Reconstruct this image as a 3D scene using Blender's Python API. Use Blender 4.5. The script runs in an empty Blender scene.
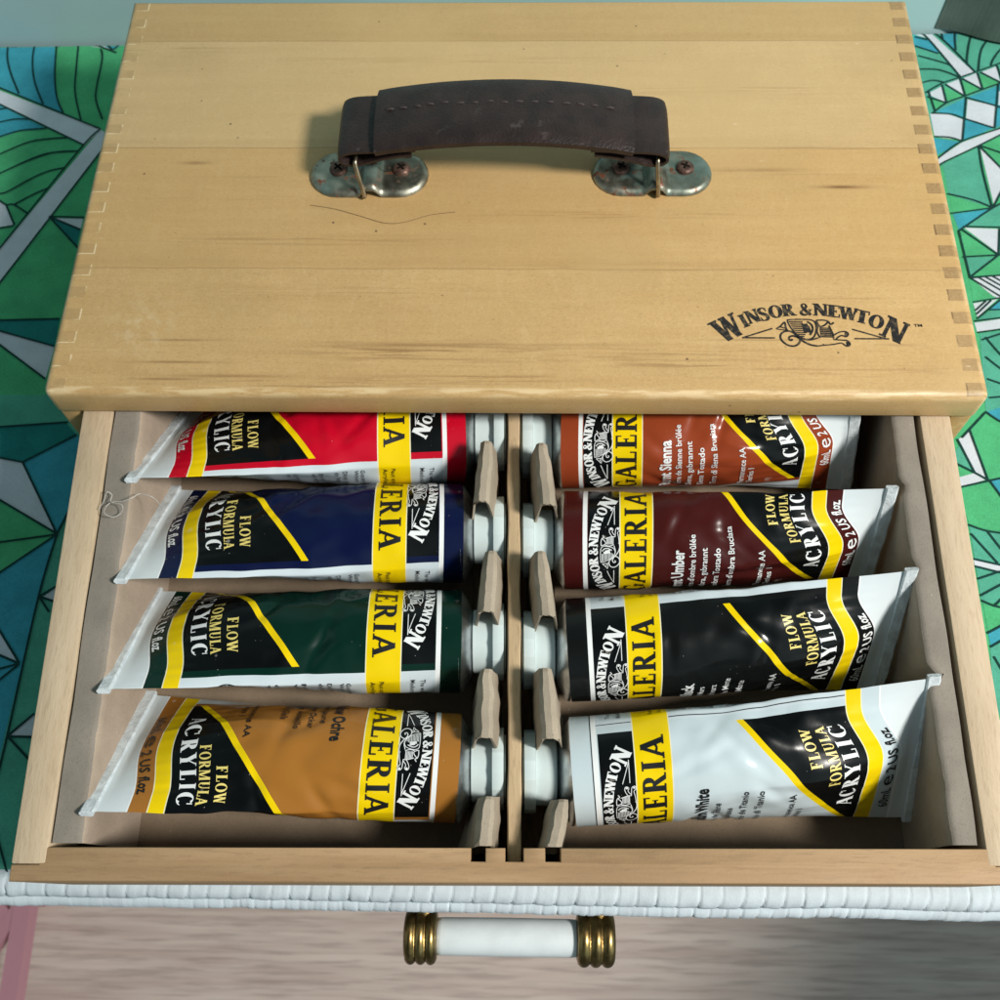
import bpy, bmesh, math, random
from mathutils import Vector, Matrix, noise
random.seed(7)
SC = bpy.context.scene
COL = SC.collection
rad = math.radians

# ------------------------------------------------------------------ camera solved from the photograph
F_PX = 1058.06
CAM = Vector((0.0045, -0.2313, 0.40325))
_pi, _ro, _ya = rad(64.67466), rad(-2.05681), rad(-2.75681)
FW = Vector((math.sin(_ya)*math.cos(_pi), math.cos(_ya)*math.cos(_pi), -math.sin(_pi)))
_r = Vector((math.cos(_ya), -math.sin(_ya), 0))
_u = _r.cross(FW)
RT = _r*math.cos(_ro) + _u*math.sin(_ro)
UP = RT.cross(FW)

def unproject(px, py, z):
    d = FW + RT*((px-500)/F_PX) + UP*((500-py)/F_PX)
    return CAM + d*((z-CAM.z)/d.z)

H_LID = 0.01775
Z_TAB = -0.078
Z_FLOOR = -0.83
MD = Matrix.Translation((0.00044, 0, 0)) @ Matrix.Rotation(rad(0.65865), 4, 'Z') @ Matrix.Rotation(rad(4.32793), 4, 'X')

def unD(px, py, z):
    d = FW + RT*((px-500)/F_PX) + UP*((500-py)/F_PX)
    R = MD.to_3x3().inverted(); d2 = R @ d; c = MD.inverted() @ CAM
    return c + d2*((z-c.z)/d2.z)

# ------------------------------------------------------------------ objects
def tag(o, label=None, cat=None, group=None, kind=None):
    if label: o['label'] = label
    if cat: o['category'] = cat
    if group: o['group'] = group
    if kind: o['kind'] = kind
    return o

def empty(name, M, label, cat, group=None):
    o = bpy.data.objects.new(name, None)
    o.empty_display_size = 0.02
    COL.objects.link(o)
    o.matrix_world = M
    o['_m'] = [x for row in M for x in row]
    return tag(o, label, cat, group)

WM = {}
def link(name, me, parent=None, M=None, mats=()):
    """me holds coordinates in the space of M (world when None)"""
    o = bpy.data.objects.new(name, me)
    COL.objects.link(o)
    Mw = M if M is not None else Matrix.Identity(4)
    if parent is not None:
        P = WM.get(parent.name)
        me.transform(P.inverted() @ Mw)
        o.parent = parent
        WM[o.name] = P
    else:
        o.matrix_world = Mw
        WM[o.name] = Mw
    for m in mats: me.materials.append(m)
    return o

def thing(name, M, label, cat, group=None):
    o = bpy.data.objects.new(name, None)
    o.empty_display_size = 0.02
    COL.objects.link(o)
    o.matrix_world = M
    WM[o.name] = M.copy()
    return tag(o, label, cat, group)

def smooth(me, ang=40):
    for p in me.polygons: p.use_smooth = True
    me.set_sharp_from_angle(angle=rad(ang))

def bm_mesh(bm, name, sm=None):
    me = bpy.data.meshes.new(name)
    bmesh.ops.recalc_face_normals(bm, faces=bm.faces[:])
    bm.to_mesh(me); bm.free()
    if sm: smooth(me, sm)
    return me

def box_bm(bm, x0, x1, y0, y1, z0, z1, bev=0, seg=2):
    r = bmesh.ops.create_cube(bm, size=1)
    vs = r['verts']
    for v in vs:
        v.co = Vector((x0+(v.co.x+.5)*(x1-x0), y0+(v.co.y+.5)*(y1-y0), z0+(v.co.z+.5)*(z1-z0)))
    if bev:
        es = list({e for v in vs for e in v.link_edges})
        bmesh.ops.bevel(bm, geom=es, offset=bev, segments=seg, affect='EDGES', profile=.5)

def box(name, dims, mat, parent=None, M=None, bev=0, seg=2):
    bm = bmesh.new()
    box_bm(bm, *dims, bev=bev, seg=seg)
    return link(name, bm_mesh(bm, name, 40), parent, M, [mat])

def grid_mesh(name, rows, close_u=False, close_v=False, sm=60):
    bm = bmesh.new()
    V = [[bm.verts.new(p) for p in row] for row in rows]
    nu, nv = len(V), len(V[0])
    for i in range(nu if close_u else nu-1):
        for j in range(nv if close_v else nv-1):
            a, b = V[i][j], V[(i+1) % nu][j]
            c, d = V[(i+1) % nu][(j+1) % nv], V[i][(j+1) % nv]
            try: bm.faces.new((a, b, c, d))
            except ValueError: pass
    return bm

def tube_path(bm, pts, r, n=10, cap=True):
    pts = [Vector(p) for p in pts]
    rings = []
    up = Vector((0.13, 0.31, 0.94)).normalized()
    for i, p in enumerate(pts):
        d = (pts[min(i+1, len(pts)-1)] - pts[max(i-1, 0)]).normalized()
        a = d.cross(up)
        if a.length < 1e-4: a = d.cross(Vector((1, 0, 0)))
        a.normalize(); b = d.cross(a).normalized()
        rr = r(i/(len(pts)-1)) if callable(r) else r
        rings.append([bm.verts.new(p + a*rr*math.cos(2*math.pi*k/n) + b*rr*math.sin(2*math.pi*k/n)) for k in range(n)])
    for i in range(len(rings)-1):
        for k in range(n):
            bm.faces.new((rings[i][k], rings[i+1][k], rings[i+1][(k+1) % n], rings[i][(k+1) % n]))
    if cap:
        bm.faces.new(rings[0]); bm.faces.new(rings[-1])

def spline(pts, n=8):
    pts = [Vector(p) for p in pts]
    out = []
    for i in range(len(pts)-1):
        p0, p1, p2, p3 = pts[max(i-1, 0)], pts[i], pts[i+1], pts[min(i+2, len(pts)-1)]
        for k in range(n):
            t = k/n
            out.append(.5*((2*p1) + (p2-p0)*t + (2*p0-5*p1+4*p2-p3)*t*t + (3*p1-p0-3*p2+p3)*t**3))
    out.append(pts[-1])
    return out

def lathe(bm, prof, origin, axis='X', n=40, sides=None):
    rows = []
    for (a, r) in prof:
        ring = []
        for k in range(n):
            t = 2*math.pi*k/n
            if axis == 'X': ring.append(Vector((a, r*math.cos(t), r*math.sin(t))) + Vector(origin))
            else: ring.append(Vector((r*math.cos(t), r*math.sin(t), a)) + Vector(origin))
        rows.append(ring)
    V = [[bm.verts.new(p) for p in row] for row in rows]
    for i in range(len(V)-1):
        for k in range(n):
            bm.faces.new((V[i][k], V[i+1][k], V[i+1][(k+1) % n], V[i][(k+1) % n]))
    bm.faces.new(V[0]); bm.faces.new(V[-1])

# ------------------------------------------------------------------ node helpers
class S:
    def __init__(s, nt, k): s.nt, s.k = nt, k
    def _m(s, op, b=None, c=None, rev=False):
        n = s.nt.nodes.new('ShaderNodeMath'); n.operation = op
        ins = [s, b, c] if not rev else [b, s, c]
        for i, x in enumerate(ins):
            if x is None: continue
            if isinstance(x, S): s.nt.links.new(x.k, n.inputs[i])
            else: n.inputs[i].default_value = x
        return S(s.nt, n.outputs[0])
    def __add__(s, b): return s._m('ADD', b)
    __radd__ = __add__
    def __sub__(s, b): return s._m('SUBTRACT', b)
    def __rsub__(s, b): return s._m('SUBTRACT', b, rev=True)
    def __mul__(s, b): return s._m('MULTIPLY', b)
    __rmul__ = __mul__
    def __truediv__(s, b): return s._m('DIVIDE', b)
    def gt(s, b): return s._m('GREATER_THAN', b)
    def lt(s, b): return s._m('LESS_THAN', b)
    def abs(s): return s._m('ABSOLUTE')
    def fract(s): return s._m('FRACT')
    def floor(s): return s._m('FLOOR')
    def pow(s, b): return s._m('POWER', b)
    def exp(s): return s._m('EXPONENT')
    def max(s, b): return s._m('MAXIMUM', b)
    def min(s, b): return s._m('MINIMUM', b)
    def between(s, a, b): return s.gt(a)*s.lt(b)
    def smooth(s, a, b):
        n = s.nt.nodes.new('ShaderNodeMapRange'); n.interpolation_type = 'SMOOTHSTEP'
        s.nt.links.new(s.k, n.inputs[0]); n.inputs[1].default_value = a; n.inputs[2].default_value = b
        return S(s.nt, n.outputs[0])

class Mat:
    def __init__(self, name, rough=.5, spec=.5, metal=0):
        self.m = bpy.data.materials.new(name); self.m.use_nodes = True
        self.nt = self.m.node_tree
        self.b = self.nt.nodes['Principled BSDF']
        self.b.inputs['Roughness'].default_value = rough
        self.b.inputs['Specular IOR Level'].default_value = spec
        self.b.inputs['Metallic'].default_value = metal
        self._c = None
    def coord(self, kind='Object'):
        n = self.nt.nodes.new('ShaderNodeTexCoord')
        return n.outputs[kind]
    def xyz(self, kind='Object'):
        n = self.nt.nodes.new('ShaderNodeSeparateXYZ')
        self.nt.links.new(self.coord(kind), n.inputs[0])
        return [S(self.nt, n.outputs[i]) for i in range(3)]
    def vec(self, x, y, z):
        n = self.nt.nodes.new('ShaderNodeCombineXYZ')
        for i, a in enumerate((x, y, z)):
            if isinstance(a, S): self.nt.links.new(a.k, n.inputs[i])
            else: n.inputs[i].default_value = a
        return n.outputs[0]
    def noise(self, scale, vec=None, detail=3, rough=.55, stretch=None, dist=0):
        v = vec or self.coord()
        if stretch:
            mp = self.nt.nodes.new('ShaderNodeMapping'); mp.inputs['Scale'].default_value = stretch
            self.nt.links.new(v, mp.inputs[0]); v = mp.outputs[0]
        n = self.nt.nodes.new('ShaderNodeTexNoise')
        n.inputs['Scale'].default_value = scale; n.inputs['Detail'].default_value = detail
        n.inputs['Roughness'].default_value = rough; n.inputs['Distortion'].default_value = dist
        self.nt.links.new(v, n.inputs['Vector'])
        return S(self.nt, n.outputs[0])
    def voro(self, scale, vec=None, stretch=None, out='Distance', feature='F1'):
        v = vec or self.coord()
        if stretch:
            mp = self.nt.nodes.new('ShaderNodeMapping'); mp.inputs['Scale'].default_value = stretch
            self.nt.links.new(v, mp.inputs[0]); v = mp.outputs[0]
        n = self.nt.nodes.new('ShaderNodeTexVoronoi'); n.feature = feature
        n.inputs['Scale'].default_value = scale
        self.nt.links.new(v, n.inputs['Vector'])
        return S(self.nt, n.outputs[out])
    def rgb(self, c):
        n = self.nt.nodes.new('ShaderNodeRGB'); n.outputs[0].default_value = (*c, 1)
        return n.outputs[0]
    def mix(self, fac, a, b, mode='MIX'):
        n = self.nt.nodes.new('ShaderNodeMix'); n.data_type = 'RGBA'; n.blend_type = mode
        if isinstance(fac, S): self.nt.links.new(fac.k, n.inputs[0])
        else: n.inputs[0].default_value = fac
        for i, x in ((6, a), (7, b)):
            if isinstance(x, tuple): n.inputs[i].default_value = (*x, 1)
            else: self.nt.links.new(x, n.inputs[i])
        return n.outputs[2]
    def color(self, c):
        if isinstance(c, tuple): self.b.inputs['Base Color'].default_value = (*c, 1)
        else: self.nt.links.new(c, self.b.inputs['Base Color'])
    def rough(self, s): self.nt.links.new(s.k, self.b.inputs['Roughness'])
    def bump(self, s, strength, dist=.001):
        n = self.nt.nodes.new('ShaderNodeBump')
        n.inputs['Strength'].default_value = strength; n.inputs['Distance'].default_value = dist
        self.nt.links.new(s.k, n.inputs['Height'])
        self.nt.links.new(n.outputs[0], self.b.inputs['Normal'])

def simple(name, c, rough=.5, spec=.5, metal=0, var=.15, scale=120, bump=0, bscale=600):
    M = Mat(name, rough, spec, metal)
    n = M.noise(scale, detail=4)
    d = tuple(x*(1-var) for x in c); l = tuple(min(1, x*(1+var)) for x in c)
    M.color(M.mix(n.smooth(.3, .7), d, l))
    if bump: M.bump(M.noise(bscale, detail=3), bump, .0005)
    return M.m

# ------------------------------------------------------------------ materials
def lid_wood():
    M = Mat('varnished_pale_wood', .42, .42)
    x, y, z = M.xyz()
    g1 = M.noise(1, stretch=(9, 150, 150), detail=5, dist=.6)
    g2 = M.noise(1, stretch=(40, 900, 900), detail=3)
    g3 = M.noise(1, stretch=(14, 42, 30), detail=3)
    c = M.mix(g1.smooth(.2, .85), (.555, .345, .143), (.645, .430, .192))
    mot = M.noise(38, detail=6, rough=.65); c = M.mix(mot.smooth(.35, .7)*.35, c, (.48, .30, .125))
    c = M.mix(g3.smooth(.35, .7)*.5, c, (.56, .365, .155))
    c = M.mix(g2.smooth(.5, .75)*.14, c, (.40, .255, .105))
    pores = M.noise(1, stretch=(420, 1500, 900), detail=2)
    c = M.mix(pores.smooth(.55, .72)*.5, c, (.40, .25, .105))
    gr = M.noise(1300, detail=2); c = M.mix(gr.smooth(.52, .72)*.3, c, (.44, .29, .13)); c = M.mix(gr.smooth(.48, .28)*.22, c, (.76, .58, .33))
    flame = M.noise(1, stretch=(260, 70, 70), detail=2, dist=1.2)
    c = M.mix(flame.smooth(.52, .72)*.10, c, (.74, .57, .33))
    # boards
    b1 = y.between(.0658, .1372); b2 = y.between(.1372, .2084); b3 = y.gt(.2084)
    c = M.mix(b1*.32, c, (.545, .335, .13))
    c = M.mix(b2*.35, c, (.63, .48, .265))
    c = M.mix(b3*.40, c, (.47, .32, .14))
    top = z.gt(.0862)
    wob = (M.noise(60)-.5)*.0012
    for s_, k in ((.0658, .36), (.1372, .42), (.2084, .36)):
        line = ((y+wob-s_).abs()).smooth(.00055, .0002)
        c = M.mix(line*top*k, c, (.27, .155, .06))
        # slight darker figure beside the seam
        fig = ((y+wob*3-s_-.0035).abs()).smooth(.004, .0)
        c = M.mix(fig*top*.13, c, (.34, .19, .07))
    # streaks, knots, stains
    hb = M.noise(1, stretch=(25, 700, 10), detail=3).smooth(.45, .62)
    for (px, py, ax, ay, st, fl) in ((843, 187, 12, 1.0, .75, 0), (840, 187, 5, .7, .7, 0), (420, 352, 48, 5, .6, 1), (180, 340, 16, .6, .5, 0),
                                     (175, 362, 17, .6, .6, 0), (165, 379, 14, .7, .6, 0), (230, 376, 26, .8, .5, 0), (640, 355, 55, 4, .35, 1),
                                     (780, 172, 40, 1.6, .35, 1), (810, 148, 40, 1.2, .3, 1), (300, 178, 35, 1.2, .4, 1), (250, 198, 28, .8, .4, 1),
                                     (820, 372, 60, 4, .3, 1), (330, 385, 60, 3, .45, 1), (900, 345, 10, .6, .3, 0), (760, 170, 20, 1.2, .4, 0),
                                     (555, 345, 30, .8, .3, 0), (196, 163, 7, 1.1, .55, 0), (150, 50, 40, 3, .4, 1), (700, 90, 60, 3, .35, 1), (450, 60, 70, 2.5, .3, 1), (620, 215, 50, 2, .4, 1), (300, 240, 60, 3, .35, 1), (850, 300, 40, 1.2, .4, 1), (760, 340, 22, .5, .4, 0), (690, 365, 40, 1.5, .4, 1), (480, 378, 40, 2, .5, 1), (400, 345, 30, 1.5, .4, 0), (620, 268, 60, 2.2, .3, 1), (350, 292, 50, 3, .25, 1)):
        p = unproject(px, py, H_LID)
        e = (((x-p.x)/(ax*.001)).pow(2) if False else ((x-p.x)*(1000/ax))._m('MULTIPLY', (x-p.x)*(1000/ax)))
        f = (y-p.y)*(1000/ay); f = f*f
        m = ((e+f)*-1).exp()*st
        if fl: m = m*hb
        c = M.mix(m*top, c, (.20, .095, .035))
    # pale rubbed patch left front
    p = unproject(140, 325, H_LID)
    q = ((x-p.x)*80); q = q*q; q2 = ((y-p.y)*70); q2 = q2*q2
    c = M.mix(((q+q2)*-1).exp()*M.noise(220).smooth(.45, .65)*.35*top, c, (.74, .60, .40))
    # finger joints
    e = .2008-x.abs()
    ph = ((y-.0042)/.01206+.25).fract()
    fing = ph.lt(.5)*e.lt(.0093)*top
    right = x.gt(0)
    endg = M.mix(M.noise(700).smooth(.3, .7), (.27, .165, .072), (.36, .235, .115))
    c = M.mix(fing*right*(e.smooth(.0020, .0036)*.45+.34), c, endg)  # fingers painted paler on the rounded edge, where the light catches it
    c = M.mix(fing*(1-right)*M.noise(70).smooth(.3, .6)*.5, c, (.40, .26, .12))
    gap = (e-.0093).abs().lt(.00035)*ph.lt(.5)*top
    c = M.mix(gap*right*M.noise(90).smooth(.4, .6)*.8, c, (.12, .065, .03))
    yl = (ph.lt(.035)+ph.between(.475, .51))*e.lt(.0093)*top
    c = M.mix(yl*right*M.noise(150).smooth(.35, .6)*.45, c, (.26, .15, .07))
    c = M.mix((gap+ph.lt(.045)*e.lt(.0093)*top).min(1)*(1-right)*M.noise(130).smooth(.38, .55)*.85, c, (.86, .68, .42))
    # worn pale varnish along the front edge
    ed = (1-(y-.0018).abs().smooth(.0004, .0026))*z.gt(.09)
    c = M.mix(ed*M.noise(1, stretch=(60, 500, 300), detail=5).smooth(.42, .6)*.7, c, (.80, .62, .36))
    er = (1-(e-.0012).abs().smooth(.0004, .0018))*z.gt(.085)
    c = M.mix(er*M.noise(90, detail=5).smooth(.45, .6)*.5, c, (.78, .60, .36))
    # specks and scratches
    sp = M.voro(75); c = M.mix(sp.smooth(.06, .03)*M.noise(23).smooth(.44, .56)*.85, c, (.12, .07, .04))
    sp2 = M.voro(150, stretch=(.5, 1, 1)); c = M.mix(sp2.smooth(.06, .02)*M.noise(31).smooth(.5, .6)*.6, c, (.2, .115, .05))
    sc = M.voro(40, stretch=(1, 2.5, 1)); c = M.mix(sc.smooth(.06, .03)*M.noise(17).smooth(.55, .65)*.55, c, (.85, .72, .5))
    # greasy dirt patches
    d = M.noise(18, detail=4); c = M.mix(d.smooth(.48, .75)*.34, c, (.42, .29, .13))
    d2 = M.noise(9, detail=5); c = M.mix(d2.smooth(.5, .7)*.3, c, (.70, .475, .22))
    M.color(c)
    M.rough(M.noise(45, detail=4)*.22+.33)
    M.bump(g2*.5+pores*.7+M.noise(60)*1.5+gr*.4, .16, .0006)
    return M.m

def plain_wood(name, c0, c1, ax=0, rough=.55, speck=.35, bump=.25, dirt=(.25, .16, .09)):
    M = Mat(name, rough, .35)
    st = [150, 150, 150]; st[ax] = 10
    st2 = [900, 900, 900]; st2[ax] = 120
    g = M.noise(1, stretch=tuple(st), detail=5, dist=.5)
    f = M.noise(1, stretch=tuple(st2), detail=3)
    c = M.mix(g.smooth(.3, .72), c0, c1)
    c = M.mix(f.smooth(.5, .72)*speck, c, dirt)
    c = M.mix(M.noise(14, detail=4).smooth(.5, .72)*.4, c, tuple(x*.72 for x in c0))
    c = M.mix(M.voro(55).smooth(.05, .025)*M.noise(19).smooth(.5, .6)*.7, c, (.06, .04, .03))
    M.color(c); M.rough(M.noise(60)*.25+rough-.12)
    M.bump(f+M.noise(800)*.6, bump, .0006)
    return M.m

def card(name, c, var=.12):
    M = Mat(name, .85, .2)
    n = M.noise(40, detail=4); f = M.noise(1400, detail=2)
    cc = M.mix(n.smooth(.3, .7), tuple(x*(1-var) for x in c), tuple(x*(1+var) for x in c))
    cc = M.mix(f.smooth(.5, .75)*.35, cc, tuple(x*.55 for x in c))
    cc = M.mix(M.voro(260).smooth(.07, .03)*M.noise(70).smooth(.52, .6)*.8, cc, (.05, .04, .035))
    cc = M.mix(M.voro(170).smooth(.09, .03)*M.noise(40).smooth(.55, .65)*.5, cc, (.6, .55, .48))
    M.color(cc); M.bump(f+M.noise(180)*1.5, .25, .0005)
    return M.m

def flat(name, c, rough=.5, spec=.5, metal=0):
    M = Mat(name, rough, spec, metal); M.color(c); return M.m

YEL = (.83, .60, .003)
BLK = (.0032, .004, .0045)
WHT = (.60, .68, .73)
R_T = 0.022
HALF = .0346      # half width of the front panel round the tube
def label_mat(name, col, white_tube=False):
    M = Mat(name, .2, .28)
    u, v, _ = M.xyz('UV')           # u = 0..1 shoulder to crimp, v = metres*10 round the tube
    v = (v-.5)*.2
    av = v.abs()
    C = col
    front = av.lt(HALF)
    c = M.mix(front, WHT, C)                                   # white information panel behind
    if white_tube:
        c = M.mix(av.between(HALF+.0012, HALF+.0017), c, (.05, .055, .06))
        c = M.mix(u.lt(.9)*0.0, c, C)
    c = M.mix(u.gt(.868), c, C)
    c = M.mix(u.lt(.062), c, C)
    c = M.mix(u.between(.060, .074), c, (.82, .85, .86))
    if white_tube:
        c = M.mix(u.between(.056, .0595), c, (.05, .055, .06))
    inner = av.lt(HALF-.0032)
    c = M.mix(u.between(.077, .18)*inner, c, BLK)
    diag = (v*-5.0)+.648
    c = M.mix(inner*u.gt(diag)*u.lt(.84), c, BLK)
    c = M.mix(inner*u.gt(diag-.022)*u.lt(diag)*u.lt(.84), c, YEL)
    for a, b in ((.176, .274), (.825, .868)):
        c = M.mix(u.between(a-.003, b+.003), c, (.80, .78, .55))
        c = M.mix(u.between(a, b), c, YEL)
    c = M.mix(u.gt(.925), c, (.66, .73, .76))
    c = M.mix(u.between(.922, .926), c, (.85, .88, .9))
    # rubbed specks, dust and paint smears
    sp = M.voro(420).smooth(.09, .03)*M.noise(90).smooth(.55, .63)
    c = M.mix(sp*.8, c, (.55, .50, .42))
    sm = M.noise(130, detail=5).smooth(.66, .74)*M.noise(30).smooth(.5, .65)
    c = M.mix(sm*.45, c, (.62, .58, .52))
    M.color(c)
    M.rough(M.noise(70, detail=4)*.2+.10)
    M.bump(M.noise(110, detail=3), .10, .0008)
    return M.m

M_LID = lid_wood()
M_SIDE = plain_wood('box_side_wood', (.42, .26, .10), (.54, .36, .16), ax=1, rough=.45)
M_DRF = plain_wood('drawer_front_wood', (.37, .230, .118), (.46, .300, .165), ax=0, rough=.6)
M_DRS = plain_wood('drawer_side_wood', (.52, .40, .265), (.60, .475, .33), ax=1, rough=.65, speck=.25)
M_DIV = plain_wood('divider_wood', (.46, .33, .19), (.58, .43, .26), ax=1, rough=.6)
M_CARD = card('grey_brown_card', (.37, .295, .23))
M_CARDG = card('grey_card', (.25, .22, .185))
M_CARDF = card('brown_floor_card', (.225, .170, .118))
M_TAB = card('folded_card', (.36, .305, .235))
M_CAP = simple('white_plastic', (.60, .70, .70), .6, .5, var=.04, scale=60)
M_ALU = simple('dull_aluminium', (.50, .52, .53), .33, .5, metal=1, var=.2, scale=160, bump=.15, bscale=300)
M_CRIMP = simple('crimped_white_foil', (.60, .66, .69), .4, .5, var=.16, scale=220, bump=.8, bscale=900)
M_STITCH = simple('stitch_thread', (.055, .042, .042), .7, .3)
M_WIRE = simple('tarnished_wire', (.42, .36, .26), .35, .5, metal=1, var=.3, scale=200)
M_TXW = flat('white_print', (.80, .83, .84), .35)
M_TXB = flat('black_print', (.008, .009, .010), .35)
M_TXG = flat('gold_print', (.80, .66, .20), .35)
M_INK = Mat('worn_black_ink', .6, .3); M_INK.color(M_INK.mix(M_INK.noise(500, detail=3).smooth(.48, .72)*.55, (.018, .017, .017), (.22, .16, .09))); M_INK = M_INK.m
M_DARK = flat('dark_slot', (.01, .008, .006), .9, .1)

def leather():
    M = Mat('dark_brown_leather', .42, .45)
    n = M.noise(90, detail=5); f = M.voro(900)
    c = M.mix(n.smooth(.3, .7), (.017, .0098, .009), (.031, .0175, .0155))
    worn = M.noise(160, detail=6).smooth(.58, .72)*M.noise(28).smooth(.45, .65)
    c = M.mix(worn*.6, c, (.13, .105, .10))
    M.color(c); M.rough(M.noise(120)*.3+.3)
    M.bump(f+M.noise(300)*.8, .35, .0004)
    return M.m
M_LEA = leather()

def bracket_metal():
    M = Mat('corroded_nickel', .3, .5, .9)
    n = M.noise(130, detail=5); g = M.noise(55, detail=4)
    c = M.mix(n.smooth(.35, .7), (.24, .23, .18), (.46, .45, .37))
    c = M.mix(g.smooth(.42, .62)*.8, c, (.09, .17, .15))
    r = M.noise(200, detail=6).smooth(.56, .66)
    c = M.mix(r, c, (.16, .06, .03))
    M.color(c); M.rough(n*.4+.24)
    nt = M.nt; s = (1-(g.smooth(.48, .66)*.7))*(1-r*.8)*.95
    nt.links.new(s.k, M.b.inputs['Metallic'])
    M.bump(n, .25, .0005)
    return M.m
M_BRK = bracket_metal()
M_SCREW = simple('rusty_screw', (.15, .085, .065), .5, .5, metal=.6, var=.5, scale=400, bump=.4, bscale=900)

# ------------------------------------------------------------------ lettering: a drawn serif alphabet
def rect(a, b, c, d): return [(a, b), (c, b), (c, d), (a, d)]
def diag(x0, y0, x1, y1, w): return [(x0-w/2, y0), (x0+w/2, y0), (x1+w/2, y1), (x1-w/2, y1)]
def ring(cx, cy, rx, ry, tx, ty, a0, a1, n=20):
    out = []
    for i in range(n):
        p = []
        for a in (a0+(a1-a0)*i/n, a0+(a1-a0)*(i+1)/n):
            t = rad(a); p.append((math.cos(t), math.sin(t)))
        (c0, s0), (c1, s1) = p
        out.append([(cx+rx*c0, cy+ry*s0), (cx+rx*c1, cy+ry*s1), (cx+(rx-tx)*c1, cy+(ry-ty)*s1), (cx+(rx-tx)*c0, cy+(ry-ty)*s0)])
    return out
def stroke(pts, w, sm=True, n=6):
    """ribbon along pts (2D); w number or list"""
    P = [Vector((p[0], p[1], 0)) for p in pts]
    Q = spline(P, n) if sm and len(P) > 2 else P
    out = []; L = []
    for i, p in enumerate(Q):
        d = (Q[min(i+1, len(Q)-1)]-Q[max(i-1, 0)])
        if d.length < 1e-9: d = Vector((1, 0, 0))
        d.normalize(); nrm = Vector((-d.y, d.x, 0))
        if isinstance(w, (list, tuple)):
            f = i/(len(Q)-1)*(len(w)-1); k = min(int(f), len(w)-2); ww = w[k]+(w[k+1]-w[k])*(f-k)
        else: ww = w
        L.append((p+nrm*ww/2, p-nrm*ww/2))
    for i in range(len(L)-1):
        out.append([(L[i][0].x, L[i][0].y), (L[i+1][0].x, L[i+1][0].y), (L[i+1][1].x, L[i+1][1].y), (L[i][1].x, L[i][1].y)])
    return out

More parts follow.
